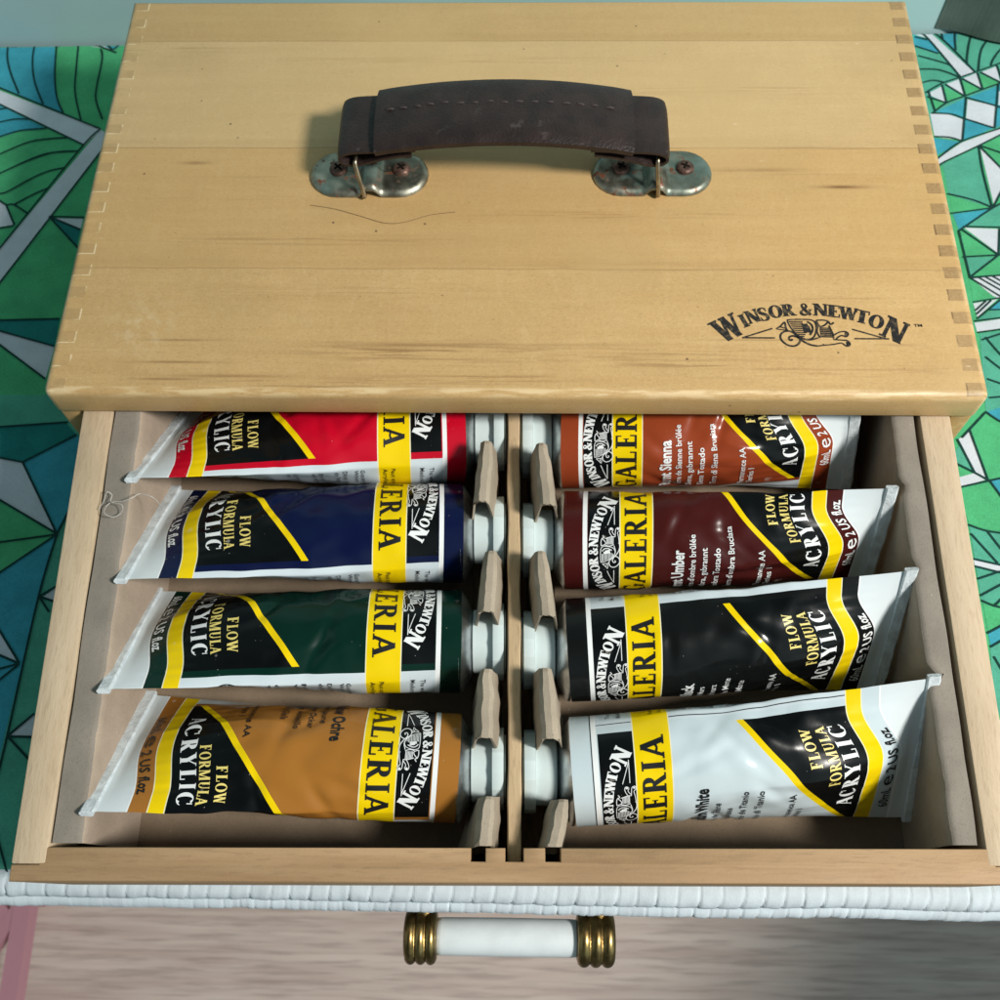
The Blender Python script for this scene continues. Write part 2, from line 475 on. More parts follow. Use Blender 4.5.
def glyph(ch, t=.17, h=.06, s=.07, sh=.05):
    """polygons with cap height 1, and advance width"""
    def serif(x, y, w): return rect(x-w/2-s, y, x+w/2+s, y+sh)
    def feet(x, w): return [serif(x, 0, w), serif(x, 1-sh, w)]
    if ch == 'A':
        w = .76
        return [diag(.10, 0, .39, 1, h*1.3), diag(.66, 0, .40, 1, t*1.05), rect(.2, .30, .56, .30+h),
                serif(.10, 0, h), serif(.66, 0, t)], w+.04
    if ch == 'a':   # the A with a swung crossbar
        return [diag(.10, 0, .42, 1, h*1.5), diag(.68, 0, .42, 1, t), serif(.10, 0, h), serif(.68, 0, t)] + stroke([(.12, .20), (.2, .34), (.38, .30), (.5, .36), (.62, .48)], [.04, .09, .07, .09, .03]), .80
    if ch == 'C':
        return ring(.40, .5, .38, .52, t, h, 48, 318) + [rect(.635, .66, .69, .99)] + stroke([(.60, .10), (.68, .18), (.72, .26)], [h*1.2, h, h*.6]), .80
    if ch == 'G':
        return ring(.40, .5, .38, .52, t, h, 48, 300) + [rect(.625, .68, .68, .99), rect(.58, .06, .58+t*.9, .42), rect(.48, .42, .84, .42+sh)], .88
    if ch in 'EFL':
        w = .58
        o = [rect(.12, 0, .12+t, 1), rect(.12-s, 0, .12+t+s, sh), rect(.12-s, 1-sh, .12+t+s, 1)]
        if ch in 'EF':
            o += [rect(.12, 1-h, w, 1), rect(w-.05, .74, w, 1), rect(.12, .5-h/2, .46, .5+h/2), rect(.42, .38, .46, .62)]
        if ch in 'EL':
            o += [rect(.12, 0, w+.03, h), rect(w-.03, 0, w+.03, .30)]
        return o, .66
    if ch == 'I':
        return [rect(.12, 0, .12+t, 1)] + feet(.12+t/2, t), .24+t
    if ch == 'M':
        return [diag(.12, 0, .14, 1, h*1.2), diag(.46, 0, .18, 1, t), diag(.46, 0, .78, 1, h*1.2), rect(.74, 0, .74+t, 1),
                serif(.12, 0, h), serif(.82, 0, t), rect(.03, 1-sh, .26, 1), rect(.7, 1-sh, .98, 1)], 1.02
    if ch == 'N':
        return [rect(.12, 0, .12+h*1.3, 1), diag(.66, 0, .18, 1, t*1.15), rect(.66-h*.3, 0, .66+h, 1), serif(.15, 0, h),
                rect(.02, 1-sh, .26, 1), serif(.68, 1-sh, h)], .82
    if ch == 'O':
        return ring(.42, .5, .39, .52, t, h, 0, 360, 30), .84
    if ch == 'R':
        return [rect(.12, 0, .12+t, 1), rect(.12-s, 0, .12+t+s, sh), rect(.12-s, 1-sh, .3, 1), rect(.28, 1-h, .42, 1), rect(.28, .48, .42, .48+h)] + \
               ring(.40, .74, .26, .26, t, h, -90, 90, 12) + [diag(.66, 0, .40, .5, t), rect(.58, 0, .82, sh)], .82
    if ch == 'S':
        return stroke([(.52, .80), (.44, .95), (.30, .985), (.15, .92), (.10, .77), (.17, .63), (.32, .52), (.47, .41), (.53, .25), (.46, .08), (.30, .015), (.15, .06), (.08, .22)],
                      [h, h, h, t*.8, t*.95, t, t, t, t*.95, t*.8, h, h, h]) + [rect(.50, .68, .55, .98), rect(.05, .02, .10, .32)], .62
    if ch == 'T':
        return [rect(.34-t/2, 0, .34+t/2, 1), serif(.34, 0, t), rect(.03, 1-h, .65, 1), rect(.03, .72, .08, 1), rect(.60, .72, .65, 1)], .68
    if ch == 'U':
        return [rect(.12, .30, .12+t, 1), rect(.62, .30, .62+h*1.2, 1), serif(.12+t/2, 1-sh, t), serif(.65, 1-sh, h)] + \
               ring(.40, .31, .285, .33, t*.7, h, 180, 360, 14), .80
    if ch == 'W':
        return [diag(.34, 0, .12, 1, t), diag(.34, 0, .52, 1, h*1.2), diag(.74, 0, .52, 1, t), diag(.74, 0, .94, 1, h*1.2),
                serif(.12, 1-sh, t), serif(.52, 1-sh, t*.6), serif(.94, 1-sh, h)], 1.06
    if ch == 'Y':
        return [rect(.36-t/2, 0, .36+t/2, .48), serif(.36, 0, t), diag(.36, .44, .12, 1, t), diag(.36, .44, .64, 1, h*1.2), serif(.12, 1-sh, t), serif(.64, 1-sh, h)], .74
    if ch == '&':
        return stroke([(.74, .42), (.66, .2), (.5, .04), (.30, .01), (.14, .08), (.10, .25), (.2, .40), (.42, .58), (.50, .76), (.44, .93), (.33, .98), (.22, .92), (.20, .76), (.34, .52), (.56, .2), (.76, .02)],
                      [h, h, h, t*.8, t*.9, t, h*1.2, h*1.2, t*.7, h, h, t*.6, t*.7, t, t, t]) + [rect(.62, .42, .86, .42+sh)], .88
    return [], .4

def text_polys(txt, height, width, **kw):
    """polys for txt: x 0..width, y 0..height"""
    sp = kw.pop('sp', .04)
    out = []; x = 0
    for ch in txt:
        if ch == ' ': x += .35; continue
        P, adv = glyph(ch, **kw)
        for p in P: out.append([(x+a, b) for a, b in p])
        x += adv+sp
    kx = width/(x-sp)
    return [[(a*kx, b*height) for a, b in p] for p in out]

def place(polys, cx, cy, rot, w, h):
    """unit glyph polys -> centre, rotation (deg), size"""
    xs = [a for p in polys for a, b in p]
    x0, x1 = min(xs), max(xs)
    c, s = math.cos(rad(rot)), math.sin(rad(rot)); out = []
    for p in polys:
        q = []
        for a, b in p:
            X = ((a-x0)/(x1-x0)-.5)*w; Y = (b-.5)*h
            q.append((cx+c*X-s*Y, cy+s*X+c*Y))
        out.append(q)
    return out

def crest_polys(sw=1.0):
    """arched maker's name, rules and winged beast; unit = width of the mark, y up, centred"""
    K = 1/880.0
    def cv(x, y): return ((x-480)*K, (165-y)*K/.84)
    out = []
    L = [('W', 100, 167, 108, 27, 130), ('I', 179, 133, 62, 22, 30), ('N', 219, 113, 62, 18, 60), ('S', 272, 103, 61, 13, 44), ('O', 328, 90, 60, 9, 60),
         ('R', 389, 82, 58, 5, 62), ('&', 466, 79, 54, 0, 54), ('N', 533, 81, 58, -3, 64), ('E', 594, 87, 58, -7, 54), ('W', 657, 97, 60, -10, 86),
         ('T', 720, 112, 62, -15, 58), ('O', 781, 135, 64, -20, 64), ('N', 856, 171, 106, -28, 100)]
    for ch, x, y, h, r, w in L:
        P, _ = glyph(ch, t=.24, h=.10, s=.07, sh=.085)
        X, Y = cv(x, y)
        out += place(P, X, Y, r*1.05, w*K*1.07, h*K/.86)
    for a, b in (((165, 211), (305, 168)), ((165, 211), (312, 211)), ((665, 170), (808, 212)), ((670, 213), (825, 213))):
        out += stroke([cv(*a), cv(*b)], .0065*sw, sm=False)
    def g(x, y): return cv((40+x/8.333)*4.348, (20+y/8.333)*4.348)
    st = [
     ([(620, 306), (560, 295), (500, 262), (460, 225), (430, 192), (390, 178), (335, 190), (312, 225), (325, 265), (370, 300), (420, 308), (460, 290), (482, 252), (455, 230), (420, 220), (392, 230), (386, 248), (402, 258), (416, 246)], .008),
     ([(620, 306), (680, 300), (760, 292), (830, 280), (860, 300), (885, 308), (905, 290), (890, 262), (850, 254), (770, 250)], .006),
     ([(440, 200), (500, 240), (560, 254), (640, 236)], .007),
     ([(770, 215), (830, 185), (880, 180), (902, 200), (880, 226), (840, 215), (790, 245)], .006),
     ([(870, 200), (895, 205)], .018), ([(872, 285), (896, 285)], .018),
     ([(640, 82), (700, 80), (745, 92), (760, 118), (792, 100)], .007), ([(640, 82), (662, 132), (700, 130), (745, 96)], .007),
     ([(745, 128), (760, 170), (772, 215), (770, 250)], .006), ([(650, 130), (635, 180), (655, 236)], .007),
     ([(390, 78), (500, 74), (600, 80), (632, 112), (630, 170), (600, 230), (540, 250), (470, 220), (420, 160), (395, 110), (390, 78)], .006),
     ([(560, 92), (595, 122), (600, 165), (570, 212)], .008),
     ([(285, 160), (330, 130), (365, 100), (370, 150), (385, 178)], .006), ([(320, 142), (372, 155)], .005), ([(290, 162), (370, 168)], .005),
     ([(672, 288), (680, 300)], .005), ([(535, 112), (545, 190)], .022), ([(560, 130), (575, 190)], .012)]
    for y0 in (95, 110, 126, 142, 158, 175, 192, 208, 224): st.append(([(402+(y0-95)*.45, y0), (545-(y0 % 3)*12, y0-2)], .0055))
    for y0 in (150, 165, 180, 195, 210, 225): st.append(([(660, y0), (750+(y0-150)*.25, y0+2)], .0065))
    for pts, w in st: out += stroke([g(*p) for p in pts], w*sw, n=4)
    return out

def sans_polys(txt, height, width=None, bold=0):
    """flat triangles of the built-in typeface; x from 0, y baseline 0"""
    cu = bpy.data.curves.new('lettering_source', 'FONT'); cu.body = txt; cu.size = 1; cu.resolution_u = 2; cu.offset = bold
    o = bpy.data.objects.new('lettering_source', cu); COL.objects.link(o)
    dg = bpy.context.evaluated_depsgraph_get(); dg.update()
    me = bpy.data.meshes.new_from_object(o.evaluated_get(dg))
    polys = [[(me.vertices[i].co.x, me.vertices[i].co.y) for i in p.vertices] for p in me.polygons]
    bpy.data.objects.remove(o); bpy.data.curves.remove(cu); bpy.data.meshes.remove(me)
    if not polys: return []
    x0 = min(a for p in polys for a, b in p); x1 = max(a for p in polys for a, b in p)
    k = height/.70; kx = k if width is None else width/(x1-x0)
    return [[((a-x0)*kx, b*k) for a, b in p] for p in polys]

# ------------------------------------------------------------------ the wooden box
box_t = thing('wooden_box', Matrix.Translation((0, 0, Z_TAB+.0015)), 'varnished pale wooden paint box with open drawer and dark leather handle', 'paint box')
BX = .201
zb = Z_TAB+.0015
LID_D = .2385
def extrude_profile(name, prof, x0, x1, mat, parent, bev, seg=4):
    bm = bmesh.new()
    a = [bm.verts.new((x0, y, z)) for y, z in prof]; b = [bm.verts.new((x1, y, z)) for y, z in prof]
    bm.faces.new(a); bm.faces.new(b[::-1])
    n = len(prof)
    for i in range(n): bm.faces.new((a[i], b[i], b[(i+1) % n], a[(i+1) % n]))
    bmesh.ops.recalc_face_normals(bm, faces=bm.faces[:])
    if bev:
        es = [e for e in bm.edges if all(v.co.z > H_LID-.001 for v in e.verts) or (all(v.co.y < .0005 for v in e.verts) and abs(e.verts[0].co.x-e.verts[1].co.x) < 1e-5)]
        bmesh.ops.bevel(bm, geom=es, offset=bev, segments=seg, affect='EDGES', profile=.5)
        lo = [e for e in bm.edges if len(e.link_faces) == 2 and all(abs(v.co.z-.0016) < 1e-4 for v in e.verts) and e.verts[0].co.y < .001 and e.verts[1].co.y < .001]
        if lo: bmesh.ops.bevel(bm, geom=lo, offset=.0012, segments=2, affect='EDGES', profile=.5)
    return link(name, bm_mesh(bm, name, 45), parent, None, [mat])
top = extrude_profile('top_panel', [(0, H_LID), (LID_D, H_LID), (LID_D, H_LID-.0105), (.017, H_LID-.0105), (.017, .0016), (0, .0016)], -BX, BX, M_LID, box_t, .0036)
for sx in (-1, 1):
    x0, x1 = sorted((sx*(BX-.0005), sx*(BX-.0098)))
    box('side_panel', (x0, x1, .0015, LID_D-.001, zb, H_LID-.0107 if False else .0012), M_SIDE, box_t, None, .0015)
    box('side_rail', (x0, x1, .0175, LID_D-.001, .0014, H_LID-.0107), M_SIDE, box_t, None, 0)
box('back_panel', (-BX+.0105, BX-.0105, LID_D-.011, LID_D-.0012, zb+.0045, H_LID-.0108), M_SIDE, box_t)
box('base_panel', (-BX+.0105, BX-.0105, .002, LID_D-.0115, zb, zb+.004), M_SIDE, box_t)

# printed maker's mark
def planar_print(name, polys, z, mats, parent, M=None, step=4e-6):
    bm = bmesh.new()
    for i, (p, mi) in enumerate(polys):
        zz = z+step*(i % 40)
        try:
            f = bm.faces.new([bm.verts.new((a, b, zz)) for a, b in p]); f.material_index = mi
        except ValueError: pass
    me = bpy.data.meshes.new(name); bm.normal_update()
    for f in bm.faces:
        if f.normal.z < 0: f.normal_flip()
    bm.to_mesh(me); bm.free()
    return link(name, me, parent, M, mats)
CREST = crest_polys(.9); CREST_LID = crest_polys(1.35)
p0 = unproject(811, 328.5, H_LID)
KX = .0840
mark = [([(p0.x+a*KX, p0.y+.0002+b*KX) for a, b in p], 0) for p in CREST_LID]
ptm = unproject(914, 327, H_LID)
mark += [([(ptm.x+a, ptm.y+b) for a, b in p], 0) for p in sans_polys('TM', .0014, .0036, .03)]
planar_print('printed_mark', mark, H_LID+.00008, [M_INK], box_t)

# ---- handle
YC = .1290
def strap_mesh(bm, path, y0, y1, th, crown=0, ny=10):
    """flat strap: path in (x,z) centre line, width along y, with rounded edges"""
    P = [Vector((a, 0, b)) for a, b in path]
    sec = []
    for k in range(ny+1):
        f = k/ny; sec.append((f, th/2*(1-.55*abs(2*f-1)**6)+crown*(1-(2*f-1)**2)))
    loop = [(f, t) for f, t in sec] + [(f, -t+crown*(1-(2*f-1)**2)*.9) for f, t in reversed(sec)]
    rows = []
    for i, p in enumerate(P):
        d = (P[min(i+1, len(P)-1)]-P[max(i-1, 0)]).normalized()
        n = Vector((-d.z, 0, d.x))
        row = []
        for f, t in loop:
            q = p+n*t; row.append(Vector((q.x, y0+(y1-y0)*f, q.z)))
        rows.append(row)
    V = [[bm.verts.new(q) for q in row] for row in rows]; m = len(loop)
    for i in range(len(V)-1):
        for j in range(m): bm.faces.new((V[i][j], V[i+1][j], V[i+1][(j+1) % m], V[i][(j+1) % m]))
    bm.faces.new(V[0]); bm.faces.new(V[-1])
def xz(pts): return [(p.x, p.z) for p in spline([(a, 0, H_LID+b) for a, b in pts], 8)]
bm = bmesh.new()
strap_mesh(bm, xz([(-.0625, .0246), (-.052, .0268), (-.030, .0298), (-.005, .0310), (.020, .0300), (.042, .0270), (.0530, .0246)]), .1098, .1475, .0052, .0008)
hand = link('handle', bm_mesh(bm, 'handle', 50), box_t, None, [M_LEA])
for sg, xo in ((-1, -.0045), (1, -.0058)):
    bm = bmesh.new()
    path = [(.040, .0245), (.0585, .0236), (.0690, .0228), (.0738, .0208), (.0748, .0180), (.0720, .0156), (.066, .0156), (.054, .0195), (.042, .0215)]
    strap_mesh(bm, xz([(xo+sg*a, b) for a, b in path]), .1118, .1458, .0026)
    link('strap_loop', bm_mesh(bm, 'strap_loop', 50), hand, None, [M_LEA])
bm = bmesh.new()
arc = xz([(-.0595, .0295), (-.052, .0308), (-.030, .0335), (-.005, .0346), (.020, .0337), (.042, .0309), (.0500, .0292)])
i = 0
pos = -.0585
xs_ = [q[0] for q in arc]
def arcz(x):
    for q, r in zip(arc, arc[1:]):
        if q[0] <= x <= r[0]: return q[1]+(r[1]-q[1])*(x-q[0])/(r[0]-q[0])
    return arc[-1][1]
while pos < .047:
    ln = random.uniform(.0034, .0048)
    yy = YC+.003+random.uniform(-.0005, .0005); y2 = yy+random.uniform(-.0003, .0003)
    tube_path(bm, [(pos, yy, arcz(pos)-.0013), (pos+.0006, yy, arcz(pos+.0006)-.0004), (pos+ln/2, (yy+y2)/2, arcz(pos+ln/2)-.0002), (pos+ln-.0006, y2, arcz(pos+ln-.0006)-.0004), (pos+ln, y2, arcz(pos+ln)-.0013)], .0005, 6)
    pos += ln+random.uniform(.002, .0034)
link('stitching', bm_mesh(bm, 'stitching', 60), hand, None, [M_STITCH])
# wire loops and brackets
for xc, yc, xw, xt in ((-.0685, .1200, -.0698, -.0722), (.0645, .1210, .0664, .0650)):
    bm = bmesh.new()
    N = 48
    def outline(off):
        a, r = .0280-.0135, .0135-off
        pts = []
        for k in range(N):
            t = 2*math.pi*k/N
            cx = a if math.cos(t) >= 0 else -a
            pts.append((cx+r*math.cos(t), r*math.sin(t)))
        return pts
    def hgt(x, y, e):
        base = .0026*min(1, e/.0022)**.5 if e > 0 else 0
        return base+.0042*math.exp(-((x-.0012)/.0042)**4)
    rows = []
    for off in (0, .0003, .0008, .0015, .0024, .004, .007, .0100, .0134):
        o = outline(off)
        if off > .006:
            # extra x subdivision is unnecessary: the saddle is carried by the straight sides
            pass
        rows.append([Vector((xc+x, yc+y, H_LID+.0002+hgt(x, y, off))) for x, y in o])
    # densify straight sides so the saddle shows
    def dens(off):
        a, r = .0145, .0135-off; pts = []
        for k in range(13):
            t = math.pi/2-math.pi*k/12; pts.append((a+r*math.cos(t), r*math.sin(t)))
        for k in range(1, 28): pts.append((a-2*a*k/28, -r))
        for k in range(13):
            t = -math.pi/2-math.pi*k/12; pts.append((-a+r*math.cos(t), r*math.sin(t)))
        for k in range(1, 28): pts.append((-a+2*a*k/28, r))
        return pts
    rows = [[Vector((xc+x, yc+y, H_LID+.0002)) if False else Vector((xc+x, yc+y, H_LID+.0002+(hgt(x, y, off) if not (off == 0 and abs(x-.0012) > .0058) else 0))) for x, y in dens(off)]
            for off in (0, .0002, .0006, .0012, .0020, .003, .005, .008, .0115, .0134)]
    bm.free(); bm = grid_mesh('b', rows, close_v=True)
    bmesh.ops.remove_doubles(bm, verts=bm.verts[:], dist=.00003)
    bk = link('handle_bracket', bm_mesh(bm, 'handle_bracket', 60), box_t, None, [M_BRK])
    for dx in (-.0145, .0152):
        bm = bmesh.new()
        lathe(bm, [(0, .0042), (.0008, .0042), (.0016, .0036), (.0021, .0024), (.0022, .0010)], (xc+dx, yc+.0012, H_LID+.0026), 'Z', 24)
        sc = link('screw', bm_mesh(bm, 'screw', 50), bk, None, [M_SCREW, M_DARK])
        bm = bmesh.new(); a = random.uniform(.2, 1.2)
        for q in (0, math.pi/2):
            r = bmesh.ops.create_cube(bm, size=1)
            for v in r['verts']:
                v.co = Matrix.Rotation(a+q, 3, 'Z') @ Vector((v.co.x*.0042, v.co.y*.0009, v.co.z*.0004+(.0001 if q else 0))) + Vector((xc+dx, yc+.0012, H_LID+.0026+.0022))
        me = bm_mesh(bm, 'cross_slot')
        # the slot is joined into the screw head mesh
        b2 = bmesh.new(); b2.from_mesh(sc.data); n0 = len(b2.faces)
        me.transform(WM[sc.name].inverted()); b2.from_mesh(me); b2.faces.ensure_lookup_table()
        for f in b2.faces[n0:]: f.material_index = 1
        b2.to_mesh(sc.data); b2.free()
    bm = bmesh.new()
    yf, yb_ = yc-.0152, yc+.0175
    zt = H_LID+.0178
    pts = spline([(xt, yc+.004, zt+.0005), (xt, yf+.009, zt+.0002), (xt, yf+.0058, zt-.002), (xw, yf+.0012, H_LID+.0040), (xw, yf+.001, H_LID+.0017), (xw, yf+.004, H_LID+.0014), (xw, yc, H_LID+.0014),
                  (xw, yb_-.003, H_LID+.0014), (xw, yb_, H_LID+.004), (xt, yb_-.001, zt-.003), (xt, yb_-.004, zt), (xt, yc+.004, zt+.0005)], 6)
    tube_path(bm, pts, .00105, 10)
    link('wire_loop', bm_mesh(bm, 'wire_loop', 60), bk, None, [M_WIRE])

# ---- drawer (a part of the box, pulled out and sagging)
def dbox(name, dims, mat, parent, bev=.0006, seg=2): return box(name, dims, mat, parent, MD, bev, seg)
DZ0 = -.0622
bm = bmesh.new(); box_bm(bm, -.1765, .1765, -.1795, .088, DZ0+.001, DZ0+.0035)
drawer = link('drawer', bm_mesh(bm, 'drawer'), box_t, MD, [M_DIV])
# front with three notches cut in its inner top edge
def notched_front():
    bm = bmesh.new()
    xs = [-.190]; 
    nt = [(-.0163, -.0107), (-.0033, .0036), (.0118, .0176)]
    segs = []; x = -.1765
    for a, b in nt: segs.append((x, a)); x = b
    segs.append((x, .1765))
    # plan outline, extruded down
    out = [(-.190, -.1923), (.190, -.1923), (.190, -.1862), (.1795, -.1862), (.1785, -.1799)]
    for a, b in reversed(nt): out += [(b, -.1799), (b, -.1848), (a, -.1848), (a, -.1799)]
    out += [(-.1785, -.1799), (-.1795, -.1862), (-.190, -.1862)]
    a = [bm.verts.new((x, y, 0)) for x, y in out]; b = [bm.verts.new((x, y, DZ0)) for x, y in out]
    bm.faces.new(a); bm.faces.new(b[::-1]); n = len(out)
    for i in range(n): bm.faces.new((a[i], b[i], b[(i+1) % n], a[(i+1) % n]))
    bmesh.ops.recalc_face_normals(bm, faces=bm.faces[:])
    es = [e for e in bm.edges if all(abs(v.co.z) < 1e-6 for v in e.verts)]
    bmesh.ops.bevel(bm, geom=es, offset=.0005, segments=2, affect='EDGES', profile=.5)
    return bm_mesh(bm, 'front_panel', 40)
link('front_panel', notched_front(), drawer, MD, [M_DRF])
for sx in (-1, 1):
    x0, x1 = sorted((sx*.190, sx*.1768))
    dbox('side_panel', (x0, x1, -.1860, .090, DZ0, .0002), M_DRS, drawer, .0008)
dbox('back_panel', (-.1766, .1766, .0795, .0895, DZ0, -.0012), M_DRS, drawer)
# centre divider, slightly uneven
rows = []
for i in range(61):
    y = -.1840+(.263)*i/60
    w = .0027+.0004*noise.noise(Vector((y*60, 3, 0))); xo = .0002+.0005*noise.noise(Vector((y*25, 9, 0)))
    zt = -.0168+.0004*noise.noise(Vector((y*40, 5, 0)))
    rows.append([Vector((xo-w, y, DZ0+.004)), Vector((xo-w, y, zt-.0005)), Vector((xo-w+.0005, y, zt)), Vector((xo+w-.0005, y, zt)), Vector((xo+w, y, zt-.0005)), Vector((xo+w, y, DZ0+.004))])
bm = grid_mesh('divider', rows)
bm.faces.new([v for v in bm.verts if abs(v.co.y+.1840) < 1e-6])
link('divider', bm_mesh(bm, 'divider', 30), drawer, MD, [M_DIV])

# ------------------------------------------------------------------ card liners
def liner(sg, label):
    t = thing('card_liner', MD @ Matrix.Translation((sg*.09, -.05, -.0545)), label, 'card liner', None)
    rnd = random.Random(3 if sg < 0 else 5)
    # flap + inner face as one folded sheet
    rows = []
    nY = 110
    for i in range(nY+1):
        y = -.1785+(.255)*i/nY
        e = .0008*noise.noise(Vector((y*55, sg*7, 1)))+.0004*noise.noise(Vector((y*220, sg*7, 4)))
        outer = .1752+.0007*noise.noise(Vector((y*35, sg*3, 8)))+(.0006 if sg < 0 else -.0008)
        fold = .1640+e+(.0006 if sg > 0 else 0)
        # dents where crimps lean on the fold
        for (yd, dd) in ([(-.0696, .0022), (-.1140, .004), (-.033, .0022)] if sg > 0 else [(-.118, .0006), (-.166, .0006)]):
            fold += dd*math.exp(-((y-yd)/.003)**2)
        bx = (.1622 if sg < 0 else .1662)
        z0 = -.0008+.0007*noise.noise(Vector((y*30, sg*11, 2)))
        th = .0011
        prof = [(outer, z0-.0016), (outer, z0), (outer-.004, z0+.0002), (fold+.0026, z0+.0003), (fold+.0006, z0-.0001), (fold, z0-.0011), (fold-.0004+(bx-fold)*.03, z0-.004),
                ((fold*2+bx)/3, -.018), ((fold+2*bx)/3, -.036), (bx, -.0568)]
        rows.append([Vector((sg*a, y, b)) for a, b in prof])
    bm = grid_mesh('side_flap', rows)
    link('side_flap', bm_mesh(bm, 'side_flap', 60), t, MD, [M_CARDG if False else M_CARD, M_CARDG])
    me = t.children[0].data
    for p in me.polygons:
        if (p.index % 9) <= 3: p.material_index = 1
    x0, x1 = sorted((sg*.1672, sg*.019))
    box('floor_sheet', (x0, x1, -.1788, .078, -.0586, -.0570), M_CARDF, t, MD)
    # folded neck rests between the tubes
    if sg < 0: T = [(487, 436, 481, 505, 472), (491, 546, 486, 615, 474), (486, 664, 484, 742, 470), (488, 793, 482, 849, 458)]
    else: T = [(541, 438, 548, 508, 562), (540, 546, 547, 619, 560), (545, 663, 551, 743, 566), (563, 796, 553, 850, 560)]
    for (xa, ya, xb, yb, xs) in T:
        a_ = unD(xa, ya, -.0015); b_ = unD(xb, yb, -.0015); c_ = unD(xs, yb, -.030)
        wide = abs(c_.x-b_.x)
        rows = []; n = 18
        for i in range(n+1):
            f = i/n
            q = a_.lerp(b_, f)
            jit = .0004*noise.noise(Vector((q.y*160, sg*3, 0)))
            drop = .0035*max(0, 1-f/.10)**1.5
            zt = -.0015-drop+.0004*noise.noise(Vector((q.y*150, sg, 5)))
            w = .0031*(.62+.38*min(1, f/.35))+.0002*noise.noise(Vector((q.y*200, sg*2, 2)))
            wo = wide*(.6+.4*f)+.0022; wi = .0058
            th = .0009
            o = [(-sg*wi*0-sg*-1*0, 0)]
            outr = [(sg*wo, -.052), (sg*(w+(wo-w)*.50), -.028), (sg*(w+.0003), zt-.0022), (sg*w*.35, zt), (-sg*w*.55, zt-.0002), (-sg*(w+.0002), zt-.0018), (-sg*(w+.0022), -.020), (-sg*wi, -.052)]
            cur = .0012 if i == n else 0
            inn = [((abs(x)-th)*(1 if x > 0 else -1) if abs(x) > th*1.3 else x*.3, z-(.0011 if z > -.01 else 0)) for x, z in reversed(outr)]
            rag = lambda x: (.0042*max(0, 1-abs(x)/.0042)*(1 if i == n else -.6 if i == 0 else 0))+(random.uniform(-.0005, .0005) if i in (0, n) else 0)
            rows.append([Vector((q.x+x+jit+.0003*noise.noise(Vector((q.y*300, x*300, sg))), q.y+rag(x), z)) for x, z in outr+inn])
        b2 = grid_mesh('neck_rest', rows, close_v=True)
        b2.verts.ensure_lookup_table()
        m = len(rows[0])
        for base in (0, n*m):
            V = list(b2.verts)[base:base+m]
            for j in range(m//2-1):
                try: b2.faces.new((V[j], V[j+1], V[m-2-j], V[m-1-j]))
                except ValueError: pass
        link('neck_rest', bm_mesh(b2, 'neck_rest', 22), t, MD, [M_TAB])
    return t
liner(-1, 'grey brown cardboard liner holding the left row of tubes, lint thread on its side flap')
liner(1, 'grey brown cardboard liner holding the right row of tubes, its fold dented by tube ends')

